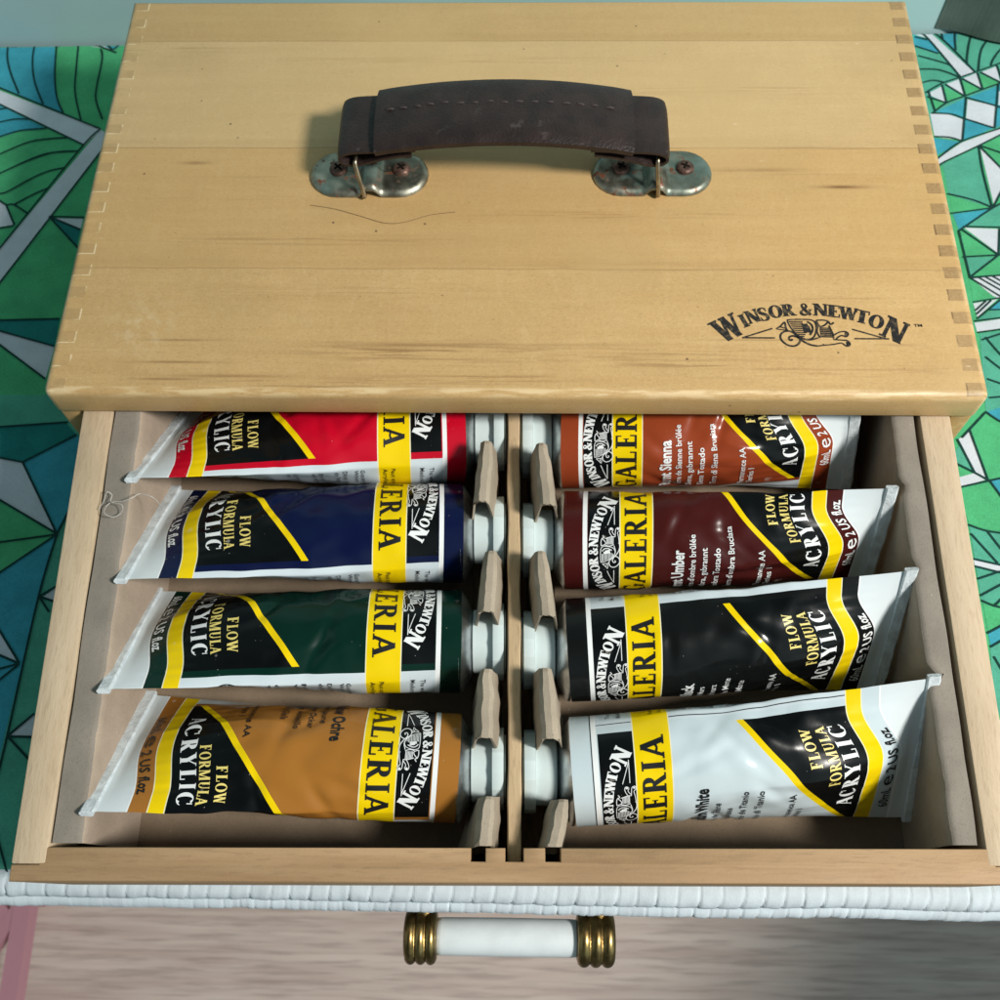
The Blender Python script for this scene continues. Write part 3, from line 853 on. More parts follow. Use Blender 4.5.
# ------------------------------------------------------------------ paint tubes
class Tube:
    def __init__(self, C0, hi, lo, phi, sg):
        self.C0, self.sg = Vector(C0), sg
        hi, lo = Vector(hi), Vector(lo)
        self.T = (hi+lo)/2; self.A = (hi-lo).length/2
        e = (hi-lo).normalized(); self.e_t = e
        ax = Vector((1 if sg > 0 else -1, 0, 0))
        axis = (self.T-self.C0).normalized()
        e0 = (e-axis*e.dot(axis)).normalized(); self.e_0 = e0
        phi1 = math.degrees(math.atan2(-e0.y, e0.z))
        p2 = rad(phi1-90)
        e2 = axis.cross(e0).normalized()
        if e2.dot(Vector((0, -math.sin(p2), math.cos(p2)))) < 0: e2 = -e2
        self.e2 = e2; self.axis = axis
        self.tw = .17 if sg < 0 else -.05; self.ac = rad(phi1-phi); self.seed = random.uniform(0, 50)
        rc = random.Random(int(self.seed*1000))
        self.creases = [(rc.uniform(.30, .66), rc.uniform(-.030, .030), rc.uniform(0, math.pi), rc.uniform(.006, .017), rc.uniform(.0003, .0010)) for _ in range(9)]
    def pt(self, u, v, off=0):
        a = self.ac + (v/R_T if self.sg > 0 else -v/R_T)
        a = (a+math.pi) % (2*math.pi) - math.pi
        t = 1-2*abs(((a+self.tw+math.pi) % (2*math.pi))-math.pi)/math.pi
        rp = min(1, max(0, (t-.05)/.7)); rp = rp*rp*(3-2*rp)
        s = min(max(u, 0), 1)
        dl = .036 if self.sg < 0 else .080
        if s < .93: s = s*(1-dl*rp*min(1, max(0, (s-.25)/.5))**1.5)
        else: s = .93*(1-dl*rp)+(s-.93)/.07*(1-.93*(1-dl*rp))
        r = R_T*(1-.02*(s < .004))
        e1 = self.e_0.lerp(self.e_t, s).normalized()
        k = s**1.15
        ca = (1-k)*R_T*math.cos(a)+k*self.A*t
        sq = s/.955
        b = R_T*max(0, 1-sq**6)*(1-.30*s)+.0007
        tri = 1-abs(abs(a)-math.pi/2)/(math.pi/2)
        kk = .95*min(1, max(0, (s-.35)/.55))
        sb = math.sin(a); rb = sb*(1-kk)+(tri if a > 0 else -tri)*kk
        C = self.C0.lerp(self.T, s)
        p = C+e1*ca+self.e2*(b*rb)
        rd = (e1*math.cos(a)*max(.25, 1-s)+self.e2*sb).normalized()
        n1 = noise.noise(Vector((u*5+self.seed, math.cos(a)*1.3, sb*1.3+self.seed)))
        n2 = noise.noise(Vector((u*14+self.seed, math.cos(a)*2.6+7, sb*2.6)))
        w = math.sin(math.pi*min(1, max(0, s/.93)))
        n3 = noise.noise(Vector((u*4+self.seed, a*7, 3.3)))
        p += rd*(w*(.0014*n1+.0007*n2)+.0009*n3*max(0, min(1, (s-.62)/.2))*w)
        for (u0, v0, an, ln, dp) in self.creases:
            dx_, dy_ = (u-u0)*.14, v-v0
            if abs(dx_) > .03 or abs(dy_) > .03: continue
            al, ac_ = dx_*math.cos(an)+dy_*math.sin(an), -dx_*math.sin(an)+dy_*math.cos(an)
            fo = math.exp(-(al/ln)**2)
            p -= rd*dp*fo*(math.exp(-(ac_/.0026)**2)-.5*math.exp(-((ac_-.0046)/.0034)**2))
        if s > .94: p += self.e2*(.0011*noise.noise(Vector((v*70, self.seed, 2)))*(s-.94)/.06)
        return p+rd*off
    def nrm(self, u, v):
        h = .004; k = .0006
        du = self.pt(min(u+h, 1), v)-self.pt(max(u-h, 0), v); dv = self.pt(u, v+k)-self.pt(u, v-k)
        n = du.cross(dv)
        if n.length < 1e-12: n = self.e2.copy()
        n.normalize()
        c = self.C0.lerp(self.T, u)
        if n.dot(self.pt(u, v)-c) < 0: n = -n
        return n

def tube_body(T, mat, parent):
    nu, nv = 140, 180
    per = 2*math.pi*R_T
    bm = bmesh.new(); uvl = bm.loops.layers.uv.new('label')
    V = []
    for i in range(nu+1):
        u = i/nu; row = []
        for j in range(nv):
            row.append(bm.verts.new(T.pt(u, -per/2+per*j/nv)))
        V.append(row)
    for i in range(nu):
        for j in range(nv):
            f = bm.faces.new((V[i][j], V[i+1][j], V[i+1][(j+1) % nv], V[i][(j+1) % nv]))
            for l, (a, b) in zip(f.loops, ((i, j), (i+1, j), (i+1, j+1), (i, j+1))):
                l[uvl].uv = (a/nu, .5+(-per/2+per*b/nv)*5)
    bm.faces.new(list(V[-1]))
    me = bm_mesh(bm, 'tube_body', 70)
    return link('tube_body', me, parent, MD, [mat])

def wrap_print(T, items, parent, mats, name='lettering'):
    """items: (polys in (v,w) metres where w grows towards the cap, u0 fraction of the baseline, v0, material)"""
    Lb = (T.T-T.C0).length
    bm = bmesh.new(); cnt = 0
    zl = bm.verts.layers.float.new('lay')
    for polys, u0, v0, mi in items:
        for p in polys:
            co = [(v0+a, u0*Lb-b) for a, b in p]
            vs = [bm.verts.new((x, y, 0)) for x, y in co]
            for v in vs: v[zl] = .00024+.000004*(cnt % 30)
            try: f = bm.faces.new(vs); f.material_index = mi
            except ValueError: pass
            cnt += 1
    st = .0016
    for k in range(-42, 43):
        bmesh.ops.bisect_plane(bm, geom=bm.verts[:]+bm.edges[:]+bm.faces[:], dist=1e-7, plane_co=(k*st, 0, 0), plane_no=(1, 0, 0))
    for k in range(0, 18):
        bmesh.ops.bisect_plane(bm, geom=bm.verts[:]+bm.edges[:]+bm.faces[:], dist=1e-7, plane_co=(0, k*.008, 0), plane_no=(0, 1, 0))
    nr = []
    bm.verts.index_update()
    for v in bm.verts:
        u = v.co.y/Lb; vv = v.co.x
        n = T.nrm(u, vv); nr.append(n)
        v.co = T.pt(u, vv)+n*max(.00008, v[zl])
    bm.normal_update()
    for f in bm.faces:
        if f.normal.dot(nr[f.verts[0].index]) < 0: f.normal_flip()
    me = bpy.data.meshes.new(name); bm.to_mesh(me); bm.free()
    for p in me.polygons: p.use_smooth = True
    R3 = (WM[parent.name].inverted() @ MD).to_3x3()
    me.normals_split_custom_set_from_vertices([(R3 @ n).normalized() for n in nr])
    return link(name, me, parent, MD, mats)

def cap_mesh(sg, y, z):
    bm = bmesh.new()
    lathe(bm, [(sg*.0176, .0120), (sg*.0176, .0133), (sg*.0173, .0137), (sg*.0130, .0139), (sg*.0090, .0139)], (0, y, z), 'X', 64)
    return bm
def build_tube(label, y0, z0, hi, lo, phi, sg, mat, spec):
    C0 = Vector((sg*.0235+spec.get('dx', 0), y0, z0))
    T = Tube(C0, hi, lo, phi, sg)
    t = thing('paint_tube', MD @ Matrix.Translation((sg*.09, y0, -.054)), label, 'paint tube', 'tubes of acrylic paint in the drawer')
    body = tube_body(T, mat, t)
    light = spec['ink']
    it = []
    # arched mark
    K = .0500
    it.append(([[(a*K, b*K) for a, b in p] for p in CREST], .134, 0, 0))
    P = text_polys('GaLERIa', .0092, .0560, t=.20, h=.085, s=.075, sh=.06, sp=.03)
    it.append((P, .2565, -.0282, 1))
    P = text_polys('ACRYLIC', .0066, .0420, t=.23, h=.06, s=.06, sh=.045, sp=.10)
    it.append((P, .798, -.0175, 0))
    P = text_polys('FORMULA', .0047, .0250, t=.20, h=.07, s=.06, sh=.06, sp=.05)
    it.append((P, .742, -.0008, 2))
    P = text_polys('FLOW', .0047, .0160, t=.20, h=.07, s=.06, sh=.06, sp=.05)
    it.append((P, .690, .0082, 2))
    it.append((sans_polys('60mL', .0042, .0110, .012), .914, -.0230, light))
    it.append((sans_polys('e', .0062, .0058, .0), .914, -.0100, light))
    it.append((sans_polys('2 US', .0042, .0110, .018), .914, -.0022, light))
    it.append((sans_polys('fl.oz.', .0042, .0085, .03), .914, .0108, light))
    if spec.get('names'):
        us = (.372, .408, .444, .484, .528)
        for i, s in enumerate(spec['names']):
            h = .0040 if i == 0 else .0027
            w = None
            P = sans_polys(s, h, None, .03 if i == 0 else .012)
            wd = max(a for p in P for a, b in p)
            tgt = spec['w'][i]
            P = [[(a*tgt/wd, b*(1.25 if i == 0 else 1)) for a, b in p] for p in P]
            it.append((P, us[i], -.0282, light))
        for s, u, w in (('Permanence '+spec.get('perm', 'AA'), .622, .0255), ('Series 1', .652, .0135)):
            P = sans_polys(s, .0027, w, .012); it.append((P, u, -.0282, light))
    # back panel: seal and small lines, always black on white
    for (s, u, w) in (('The wide range', .115, .020), ('Mediums. Dry', .145, .018), ('Peut etre dilue', .235, .020), ('Acrylique', .26, .015), ('Guaranteed', .33, .016), ('Winsor', .35, .012),
                      ('Diluer avec', .385, .018), ('de l\'eau', .41, .014), ('Puede', .46, .013), ('with water', .482, .018), ('Conforms', .54, .016), ('to', .562, .006)):
        P = sans_polys(s, .0019, w, .004); it.append((P, u, HALF+.0045, 1))
    seal = ring(0, 0, .0098, .0098, .0004, .0004, 0, 360, 48)+ring(0, 0, .0068, .0068, .0003, .0003, 0, 360, 40)
    tx = 'ART & CREATIVE MATERIALS'
    for i, ch in enumerate(tx):
        if ch == ' ': continue
        a = 150-300*i/(len(tx)-1)+0
        P = sans_polys(ch, .0018, None, .01)
        if not P: continue
        mx = max(q for p in P for q, _ in p)/2
        c, s = math.cos(rad(a)), math.sin(rad(a))
        # letter up = outward; 'up' of the ring points back to the panel edge (-v)
        for p in P:
            q = []
            for X, Y in p:
                X -= mx; rr = .0076+Y
                q.append((-(c*rr+s*X), (s*rr-c*X)))
            seal.append(q)
    it.append((seal, .685, HALF+.0142, 1))
    wrap_print(T, it, body, [M_TXW, M_TXB, M_TXG])
    # folded crimp closing the tail
    rows = []
    hiP, loP = Vector(hi), Vector(lo); mm = 36
    ax = (T.axis+(T.e_t*0)).normalized(); nn = T.e_t.cross(ax).normalized()
    for k in range(mm+1):
        f = k/mm; c = loP.lerp(hiP, -.012+1.024*f)
        wv = .0007*noise.noise(Vector((f*5, T.seed, 4)))
        c = c+nn*wv
        L0, L1, h = -.0042, .0012+.0005*noise.noise(Vector((f*9, T.seed, 8))), .00125+.0003*noise.noise(Vector((f*12, T.seed, 1)))
        rows.append([c+ax*L0+nn*h*.6, c+ax*(L0+.0006)+nn*h, c+ax*(L1-.0008)+nn*h, c+ax*L1+nn*h*.3, c+ax*L1-nn*h*.3, c+ax*(L1-.0008)-nn*h, c+ax*(L0+.0006)-nn*h, c+ax*L0-nn*h*.6])
    cb = grid_mesh('crimp', rows, close_v=True); cb.verts.ensure_lookup_table()
    vv = list(cb.verts); cb.faces.new(vv[:8]); cb.faces.new(vv[-8:])
    link('crimp', bm_mesh(cb, 'crimp', 35), t, MD, [M_CRIMP])
    # shoulder and neck
    bm = bmesh.new()
    rows = []
    for a, r in ((sg*.0237, .0219), (sg*.0230, .0221), (sg*.0222, .0216), (sg*.0185, .0150), (sg*.0178, .0120), (sg*.0160, .0098), (sg*.010, .0098)):
        rows.append([Vector((a+spec.get('dx', 0)*(r/.0221), y0+r*math.cos(2*math.pi*k/56), z0+r*math.sin(2*math.pi*k/56))) for k in range(56)])
    b = grid_mesh('shoulder', rows, close_v=True); bm.free()
    link('shoulder', bm_mesh(b, 'shoulder', 50), t, MD, [M_ALU])
    bm = cap_mesh(sg, y0, z0)
    cap = link('cap', bm_mesh(bm, 'cap', 50), t, MD, [M_CAP])
    bm = bmesh.new()
    o = spec.get('rot', 0)
    n = 14
    for (xa, xb, r) in ((.0089, .0042, .0170), (.0041, .0033, .0140)):
        A = [bm.verts.new((sg*xa, y0+r*math.cos(2*math.pi*k/n+o), z0+r*math.sin(2*math.pi*k/n+o))) for k in range(n)]
        B = [bm.verts.new((sg*xb, y0+r*math.cos(2*math.pi*k/n+o), z0+r*math.sin(2*math.pi*k/n+o))) for k in range(n)]
        bm.faces.new(A); bm.faces.new(B)
        for k in range(n): bm.faces.new((A[k], B[k], B[(k+1) % n], A[(k+1) % n]))
    bmesh.ops.recalc_face_normals(bm, faces=bm.faces[:])
    bmesh.ops.bevel(bm, geom=bm.edges[:], offset=.0003, segments=2, affect='EDGES', profile=.5)
    link('cap_flange', bm_mesh(bm, 'cap_flange', 30), cap, MD, [M_CAP])
    return t

ZC = -.0340
TL = [
 ('red paint tube in the left row, half hidden under the lid', .006, (128, 479), (183, 412), -40, -1, (.52, .003, .020), dict(ink=0)),
 ('navy blue paint tube in the left row, second from the lid', -.0425, (117, 580), (172, 489), -37, -1, (.004, .008, .042), dict(ink=0)),
 ('dark green paint tube in the left row, between the navy and ochre tubes', -.0925, (100, 690), (153, 590), -44, -1, (.0022, .022, .0145), dict(ink=0)),
 ('ochre paint tube in the left row, next to the drawer front', -.1465, (83, 812), (147, 694), -13, -1, (.36, .150, .027),
  dict(ink=1, names=['Yellow Ochre', 'Ocre Jaune', 'Lichter Ocker', 'Ocre Amarillo', 'Ocra Gialla'], w=[.0275, .019, .0215, .0215, .0165])),
 ('rust orange paint tube in the right row, half hidden under the lid', .003, (862, 392), (848, 490), 27, 1, (.27, .048, .016),
  dict(ink=0, names=['Burnt Sienna', 'Terre de Sienne brûlée', 'Siena, gebrannt', 'Siena Tostado', 'Terra di Siena Bruciata'], w=[.030, .037, .029, .026, .037])),
 ('maroon brown paint tube in the right row, second from the lid', -.0458, (896, 488), (868, 588), 29, 1, (.055, .0085, .0075),
  dict(ink=0, names=['Burnt Umber', "Terre d'ombre brûlée", 'Umbra, gebrannt', 'Sombra Tostado', "Terra d'ombra Bruciata"], w=[.0275, .034, .028, .0275, .037])),
 ('black paint tube in the right row, between the maroon and white tubes', -.0962, (915, 570), (880, 690), 56, 1, (.006, .007, .007),
  dict(ink=0, names=['Mars Black', 'Noir de Mars', 'Marsschwarz', 'Negro de Marte', 'Nero di Marte'], w=[.025, .021, .0215, .025, .0225], dx=.0005)),
 ('white paint tube in the right row, next to the drawer front', -.1477, (938, 677), (912, 818), 50, 1, (.55, .645, .69),
  dict(ink=1, names=['Titanium White', 'Blanc de Titane', 'Titanweiss', 'Blanco de Titanio', 'Bianco di Titanio'], w=[.034, .026, .0205, .031, .030], dx=.0012)),
]
for i, (lab, y0, hp, lp, phi, sg, col, spec) in enumerate(TL):
    hi = unD(*hp, .0015 if sg < 0 else .0010); lo = unD(*lp, -.0455 if sg < 0 else -.045)
    spec['rot'] = .2+i*.37
    build_tube(lab, y0, ZC, hi, lo, phi, sg, label_mat('tube_label_'+['red', 'navy', 'green', 'ochre', 'rust', 'maroon', 'black', 'white'][i], col, i == 7), spec)

# ------------------------------------------------------------------ lint and hair
bm = bmesh.new()
th = [(99, 510), (104, 500), (107, 492), (112, 495), (111, 502), (122, 505), (121, 513), (112, 517), (104, 512), (110, 503), (123, 501), (132, 498), (139, 494), (146, 495), (152, 497), (157, 501), (162, 509)]
tube_path(bm, spline([unD(x, y, .0012+.001*(i % 3)-.0035*max(0, (x-142)/20)) for i, (x, y) in enumerate(th)], 6), 0.00020, 6)
o = link('lint_thread', bm_mesh(bm, 'lint_thread', 60), None, MD, [simple('lint', (.48, .45, .41), .9, .1)])
tag(o, 'pale curled lint thread lying on the left card flap', 'thread')
bm = bmesh.new()
hr = [(310, 205), (335, 209), (360, 216), (385, 223), (405, 222), (430, 215), (455, 212)]
tube_path(bm, spline([unproject(x, y, H_LID+.0003) for x, y in hr], 8), .00010, 5)
o = link('stray_hair', bm_mesh(bm, 'stray_hair', 60), None, None, [simple('hair', (.12, .07, .04), .6, .3)])
tag(o, 'fine brown hair lying on the box lid below the left bracket', 'hair')

# ------------------------------------------------------------------ tablecloth with its print
def fabric(name, c, var=.16):
    M = Mat(name, .92, .12)
    n = M.noise(60, detail=4); w = M.noise(1, stretch=(1500, 500, 1), detail=2); w2 = M.noise(1, stretch=(500, 1500, 1), detail=2)
    k = (n*.5+w*.25+w2*.25)
    M.color(M.mix(k.smooth(.35, .65), tuple(x*(1-var) for x in c), tuple(min(1, x*(1+var)) for x in c)))
    M.bump(w+w2, .25, .0004)
    return M.m
FG = fabric('cloth_green', (.075, .41, .185)); FA = fabric('cloth_aqua', (.085, .37, .265)); FT = fabric('cloth_teal', (.050, .33, .43)); FW_ = fabric('cloth_white', (.58, .63, .69), .08)
FL = fabric('cloth_line', (.010, .045, .042)); FD = fabric('cloth_deep', (.018, .20, .19))
def base_print():
    M = Mat('cloth_print_ground', .92, .12)
    v = M.coord()
    d = M.voro(24, out='Distance', feature='DISTANCE_TO_EDGE')
    n = M.nt.nodes.new('ShaderNodeTexVoronoi'); n.inputs['Scale'].default_value = 24
    M.nt.links.new(v, n.inputs['Vector'])
    sp = M.nt.nodes.new('ShaderNodeSeparateColor'); M.nt.links.new(n.outputs['Color'], sp.inputs[0])
    r = S(M.nt, sp.outputs[0])
    c = M.mix(r.gt(.35), (.075, .41, .185), (.085, .37, .265)); c = M.mix(r.gt(.62), c, (.050, .33, .43)); c = M.mix(r.gt(.84), c, (.58, .63, .69))
    c = M.mix(d.smooth(.020, .012), c, (.010, .045, .042))
    M.color(c); M.bump(M.noise(900), .2, .0004)
    return M.m
cl = thing('printed_tablecloth', Matrix.Translation((0, 0, Z_TAB)), 'printed tablecloth of green teal and white leaf shapes with ribbed white edging', 'tablecloth')
bm = bmesh.new()
YB = lambda x: .3185+.018*x
vs = [(-.50, -.1848), (.50, -.1848), (.50, YB(.5)), (-.50, YB(-.5))]
lo = [bm.verts.new((x, y, Z_TAB-.0012)) for x, y in vs]; up_ = [bm.verts.new((x, y, Z_TAB)) for x, y in vs]
bm.faces.new(up_); bm.faces.new(lo[::-1])
for i in range(4): bm.faces.new((lo[i], lo[(i+1) % 4], up_[(i+1) % 4], up_[i]))
sheet_bm = bm
PC = []; LC = []
def cropper(x0, y0, k): return lambda x, y: (x0+x/k, y0+y/k)
A = cropper(0, 30, 7.692); B = cropper(0, 150, 7.692); C = cropper(0, 270, 7.692); Dd = cropper(0, 390, 4.545); Ee = cropper(0, 600, 3.571)
Fc = cropper(900, 0, 6.667); G = cropper(920, 130, 6.25); Hh = cropper(930, 270, 4.757); Ii = cropper(930, 430, 3.704)
def PO(m, f, *pts): PC.append((m, [f(*p) for p in pts]))
def LI(f, *pts, w=1): LC.append(([f(*p) for p in pts], w))
g_, a_, t_, w_, d_ = 0, 1, 2, 3, 5
I_ = lambda x, y: (x, y)
# left of the box
PO(g_, I_, (-40, 40), (140, 40), (110, 430), (-40, 430))
PO(a_, I_, (-40, 395), (110, 395), (50, 900), (-40, 900))
PO(t_, A, (-250, 60), (440, 60), (425, 330), (440, 520), (480, 640), (-250, 345))
PO(t_, A, (815, 60), (960, 60), (930, 100), (875, 155))
PO(w_, A, (705, 98), (815, 82), (850, 150), (770, 135))
PO(t_, A, (-250, 560), (-20, 570), (200, 680), (360, 760), (150, 780), (-10, 830), (-250, 890))
PO(w_, A, (-250, 370), (775, 765), (650, 890), (-20, 570), (-250, 460))
for l in (((75, 80), (60, 200), (85, 330), (150, 495)), ((280, 80), (255, 230), (270, 400), (335, 575)), ((445, 80), (425, 330), (440, 520), (490, 645)), ((612, 80), (590, 300), (580, 480), (625, 700)),
          ((780, 150), (790, 230), (750, 420), (740, 540), (790, 690)), ((610, 92), (700, 105), (900, 180)), ((815, 85), (870, 155), (935, 95)), ((-250, 346), (775, 765)), ((-250, 452), (-20, 565), (650, 890)),
          ((-10, 615), (60, 605)), ((-10, 715), (120, 690), (235, 690)), ((-10, 830), (150, 780), (360, 760)), ((-10, 965), (250, 860), (530, 830)), ((60, 1080), (240, 1000), (420, 945), (610, 935))): LI(A, *l)
PO(w_, I_, (100.7, 129.5), (0, 249), (-30, 286), (-30, 320), (2.6, 280), (93.6, 161.7), (112, 138))
LI(I_, (100.7, 129.5), (80, 150), (0, 249), (-30, 286)); LI(I_, (112, 138), (93.6, 161.7), (2.6, 280), (-30, 320))
for l in (((-10, 190), (250, 70), (400, 25), (610, 12)), ((-10, 340), (60, 325), (250, 220), (380, 165), (500, 140)), ((110, 425), (250, 350), (365, 300)), ((-10, 385), (50, 425), (110, 425), (220, 495))): LI(B, *l)
PO(w_, B, (-100, 330), (40, 425), (100, 575), (-100, 610)); LI(B, (50, 425), (115, 580)); LI(B, (-100, 625), (110, 585))
PO(w_, B, (430, 525), (640, 530), (620, 610)); PO(d_, B, (400, 530), (620, 612), (590, 745))
LI(B, (380, 515), (650, 522)); LI(B, (380, 515), (620, 615)); LI(B, (380, 515), (600, 755))
PO(d_, C, (-150, 395), (460, 378), (420, 590), (-150, 430)); PO(w_, C, (-150, 435), (420, 592), (350, 840), (-10, 570), (-150, 460))
LI(C, (-150, 394), (460, 378)); LI(C, (-150, 430), (420, 590)); LI(C, (-150, 460), (-10, 570), (350, 840))
PO(d_, Dd, (-60, 172), (300, 149), (350, 205), (105, 330), (-60, 300)); PO(w_, Dd, (-60, 302), (105, 332), (260, 650), (-60, 465))
PO(t_, Dd, (105, 330), (350, 205), (400, 260), (310, 570), (260, 655)); PO(g_, Dd, (-60, 465), (260, 655), (-60, 700)); PO(g_, Dd, (-60, 702), (260, 658), (-60, 870))
PO(t_, Dd, (-60, 870), (260, 660), (160, 1010), (-60, 1900)); 
for l in (((-60, 174), (310, 148)), ((105, 330), (350, 205)), ((-60, 298), (105, 330)), ((105, 330), (260, 655)), ((-60, 465), (260, 655)), ((310, 560), (260, 655)), ((-60, 702), (260, 658)), ((-60, 872), (260, 658))): LI(Dd, *l)
PO(w_, Dd, (190, 945), (260, 895), (250, 960)); LI(Dd, (180, 940), (265, 890)); LI(Dd, (180, 940), (255, 965)); LI(Dd, (180, 940), (225, 1010))
LI(I_, (57.5, 534), (39, 597), (8, 735), (-8, 800)); 
PO(w_, Ee, (-30, 60), (65, 220), (-30, 180)); LI(Ee, (-30, 60), (70, 225)); LI(Ee, (-30, 185), (70, 228)); LI(Ee, (-30, 255), (70, 228)); LI(Ee, (-30, 310), (70, 230))
PO(w_, Ee, (35, 485), (125, 408), (115, 490)); LI(Ee, (30, 485), (125, 406)); LI(Ee, (30, 488), (115, 490)); LI(Ee, (30, 488), (105, 570)); LI(Ee, (-10, 840), (22, 1000))
# right of the box
PO(a_, I_, (890, 20), (1050, 20), (1050, 130), (905, 130)); PO(g_, I_, (905, 130), (1050, 130), (1050, 720), (930, 720))
PO(t_, Fc, (90, 215), (185, 262), (260, 355), (90, 310)); PO(w_, Fc, (90, 190), (205, 190), (490, 480), (410, 515), (180, 255)); PO(t_, Fc, (260, 180), (370, 180), (370, 340), (285, 268))
for l in (((90, 190), (185, 260), (405, 520)), ((190, 190), (320, 300), (500, 485)), ((100, 250), (185, 270)), ((100, 310), (255, 360)), ((120, 375), (300, 425), (350, 450)), ((130, 465), (260, 470), (400, 520)), ((150, 555), (220, 540), (300, 555)),
          ((265, 180), (285, 265)), ((370, 180), (365, 260), (372, 340)), ((492, 190), (460, 290), (445, 400), (450, 440)), ((590, 190), (600, 240), (540, 340), (520, 480)), ((720, 290), (660, 345), (620, 400), (605, 440)),
          ((170, 622), (280, 560), (400, 520), (500, 485), (640, 435), (720, 405))): LI(Fc, *l)
for p in (((180, 628), (280, 575), (310, 685)), ((300, 565), (390, 530), (425, 640)), ((415, 525), (510, 488), (548, 600)), ((540, 482), (640, 445), (665, 540))): PO(w_, Fc, *p)
for p in (((285, 575), (420, 640), (315, 685)), ((410, 535), (545, 600), (440, 640)), ((530, 492), (660, 550), (550, 600)), ((180, 652), (300, 690), (230, 745))): PO(g_, Fc, *p)
for l in (((190, 615), (235, 750)), ((280, 570), (310, 690)), ((300, 565), (430, 645)), ((400, 525), (435, 645)), ((412, 527), (550, 602)), ((515, 488), (552, 602)), ((535, 485), (680, 560)), ((645, 440), (680, 540)), ((180, 648), (310, 690)),
          ((215, 760), (310, 690), (430, 645), (550, 600), (720, 540))): LI(Fc, *l)
PO(t_, Fc, (240, 745), (435, 655), (430, 790), (330, 760)); PO(w_, Fc, (200, 760), (320, 762), (425, 800), (410, 935), (230, 915)); PO(w_, Fc, (450, 665), (640, 710), (630, 850), (440, 795))
PO(t_, Fc, (450, 650), (650, 575), (640, 705)); PO(t_, Fc, (435, 800), (620, 855), (420, 945)); PO(t_, Fc, (655, 565), (760, 540), (760, 800), (630, 855)); PO(w_, Fc, (660, 610), (760, 620), (760, 720), (655, 700))
for l in (((210, 758), (340, 765), (430, 795), (620, 855)), ((440, 650), (415, 945)), ((445, 655), (640, 710), (720, 740)), ((655, 560), (630, 860)), ((230, 915), (330, 920), (415, 945))): LI(Fc, *l)
PO(t_, Fc, (220, 920), (415, 948), (250, 1035))
PO(w_, G, (100, 195), (135, 165), (260, 80), (480, 0), (600, -40), (600, -10), (500, 35), (360, 105), (150, 200), (110, 240)); LI(G, (100, 190), (135, 162), (260, 75), (480, 0), (600, -42)); LI(G, (110, 240), (150, 205), (360, 105), (500, 35), (600, -12))
PO(a_, G, (140, 215), (365, 110), (450, 490), (180, 405)); PO(w_, G, (375, 110), (600, 330), (600, 240), (460, 465)); PO(g_, G, (380, 100), (600, 175), (600, 330)); PO(w_, G, (375, 110), (500, 235), (500, 400), (460, 465))
PO(g_, G, (185, 412), (430, 490), (205, 522)); PO(t_, G, (205, 527), (440, 495), (245, 630)); PO(a_, G, (455, 490), (600, 420), (600, 610), (280, 606)); PO(w_, G, (275, 612), (490, 620), (485, 770)); PO(g_, G, (255, 630), (480, 780), (270, 795))
PO(a_, G, (275, 800), (470, 795), (305, 920)); PO(g_, G, (310, 925), (500, 775), (600, 770), (600, 905)); PO(a_, G, (500, 615), (600, 615), (600, 770), (495, 775))
for l in (((365, 105), (390, 260), (450, 490)), ((370, 105), (600, 335)), ((370, 100), (600, 178)), ((460, 480), (520, 370), (600, 300)), ((170, 402), (330, 440), (455, 490)), ((190, 525), (455, 490)), ((240, 635), (455, 490), (600, 420)), ((270, 607), (600, 614)),
          ((260, 625), (490, 785)), ((495, 620), (490, 780)), ((265, 797), (490, 785), (600, 780)), ((240, 632), (312, 930)), ((310, 925), (490, 785)), ((310, 925), (600, 905))): LI(G, *l)
PO(w_, Hh, (195, 40), (400, 20), (400, 165), (300, 125)); PO(g_, Hh, (185, 48), (300, 130), (205, 150)); PO(w_, Hh, (205, 160), (320, 140), (225, 225)); PO(t_, Hh, (400, 110), (400, 190), (280, 190), (333, 145)); PO(a_, Hh, (225, 235), (290, 192), (400, 195), (400, 230))
for l in (((190, 40), (330, 125), (400, 165)), ((230, 38), (400, 135)), ((262, 35), (400, 112)), ((295, 31), (400, 90)), ((330, 27), (400, 68)), ((190, 42), (400, 20)), ((205, 155), (320, 137), (400, 128)), ((215, 195), (265, 150)), ((220, 213), (290, 147)), ((222, 235), (340, 140)), ((280, 192), (400, 190))): LI(Hh, *l, w=.85)
PO(w_, Hh, (210, 252), (400, 225), (400, 275), (225, 298)); LI(Hh, (210, 246), (400, 222)); LI(Hh, (225, 300), (400, 276))
PO(a_, Hh, (235, 305), (400, 282), (400, 700), (265, 675)); PO(t_, Hh, (268, 676), (330, 655), (400, 690), (400, 730), (333, 722)); PO(a_, Hh, (120, 860), (150, 825), (210, 965), (120, 915))
for l in (((245, 335), (400, 285)), ((262, 322), (330, 400), (400, 460)), ((262, 415), (333, 470), (400, 510)), ((270, 520), (400, 565)), ((280, 610), (400, 600)), ((262, 675), (333, 722), (400, 735)), ((150, 800), (262, 680))): LI(Hh, *l)
PO(w_, Ii, (100, 40), (145, 0), (205, 180), (165, 160)); PO(w_, Ii, (90, 180), (165, 160), (205, 185), (100, 215)); PO(t_, Ii, (220, 190), (330, 165), (330, 330))
PO(g_, Ii, (100, 218), (220, 192), (259, 245), (330, 340), (330, 390), (145, 352)); PO(a_, Ii, (145, 358), (330, 392), (330, 640), (190, 640)); PO(w_, Ii, (160, 482), (330, 520), (330, 545), (165, 503)); PO(g_, Ii, (195, 638), (330, 670), (330, 700), (215, 752)); PO(t_, Ii, (215, 756), (330, 690), (330, 740), (225, 805)); PO(a_, Ii, (222, 808), (330, 745), (330, 1050), (235, 1050))
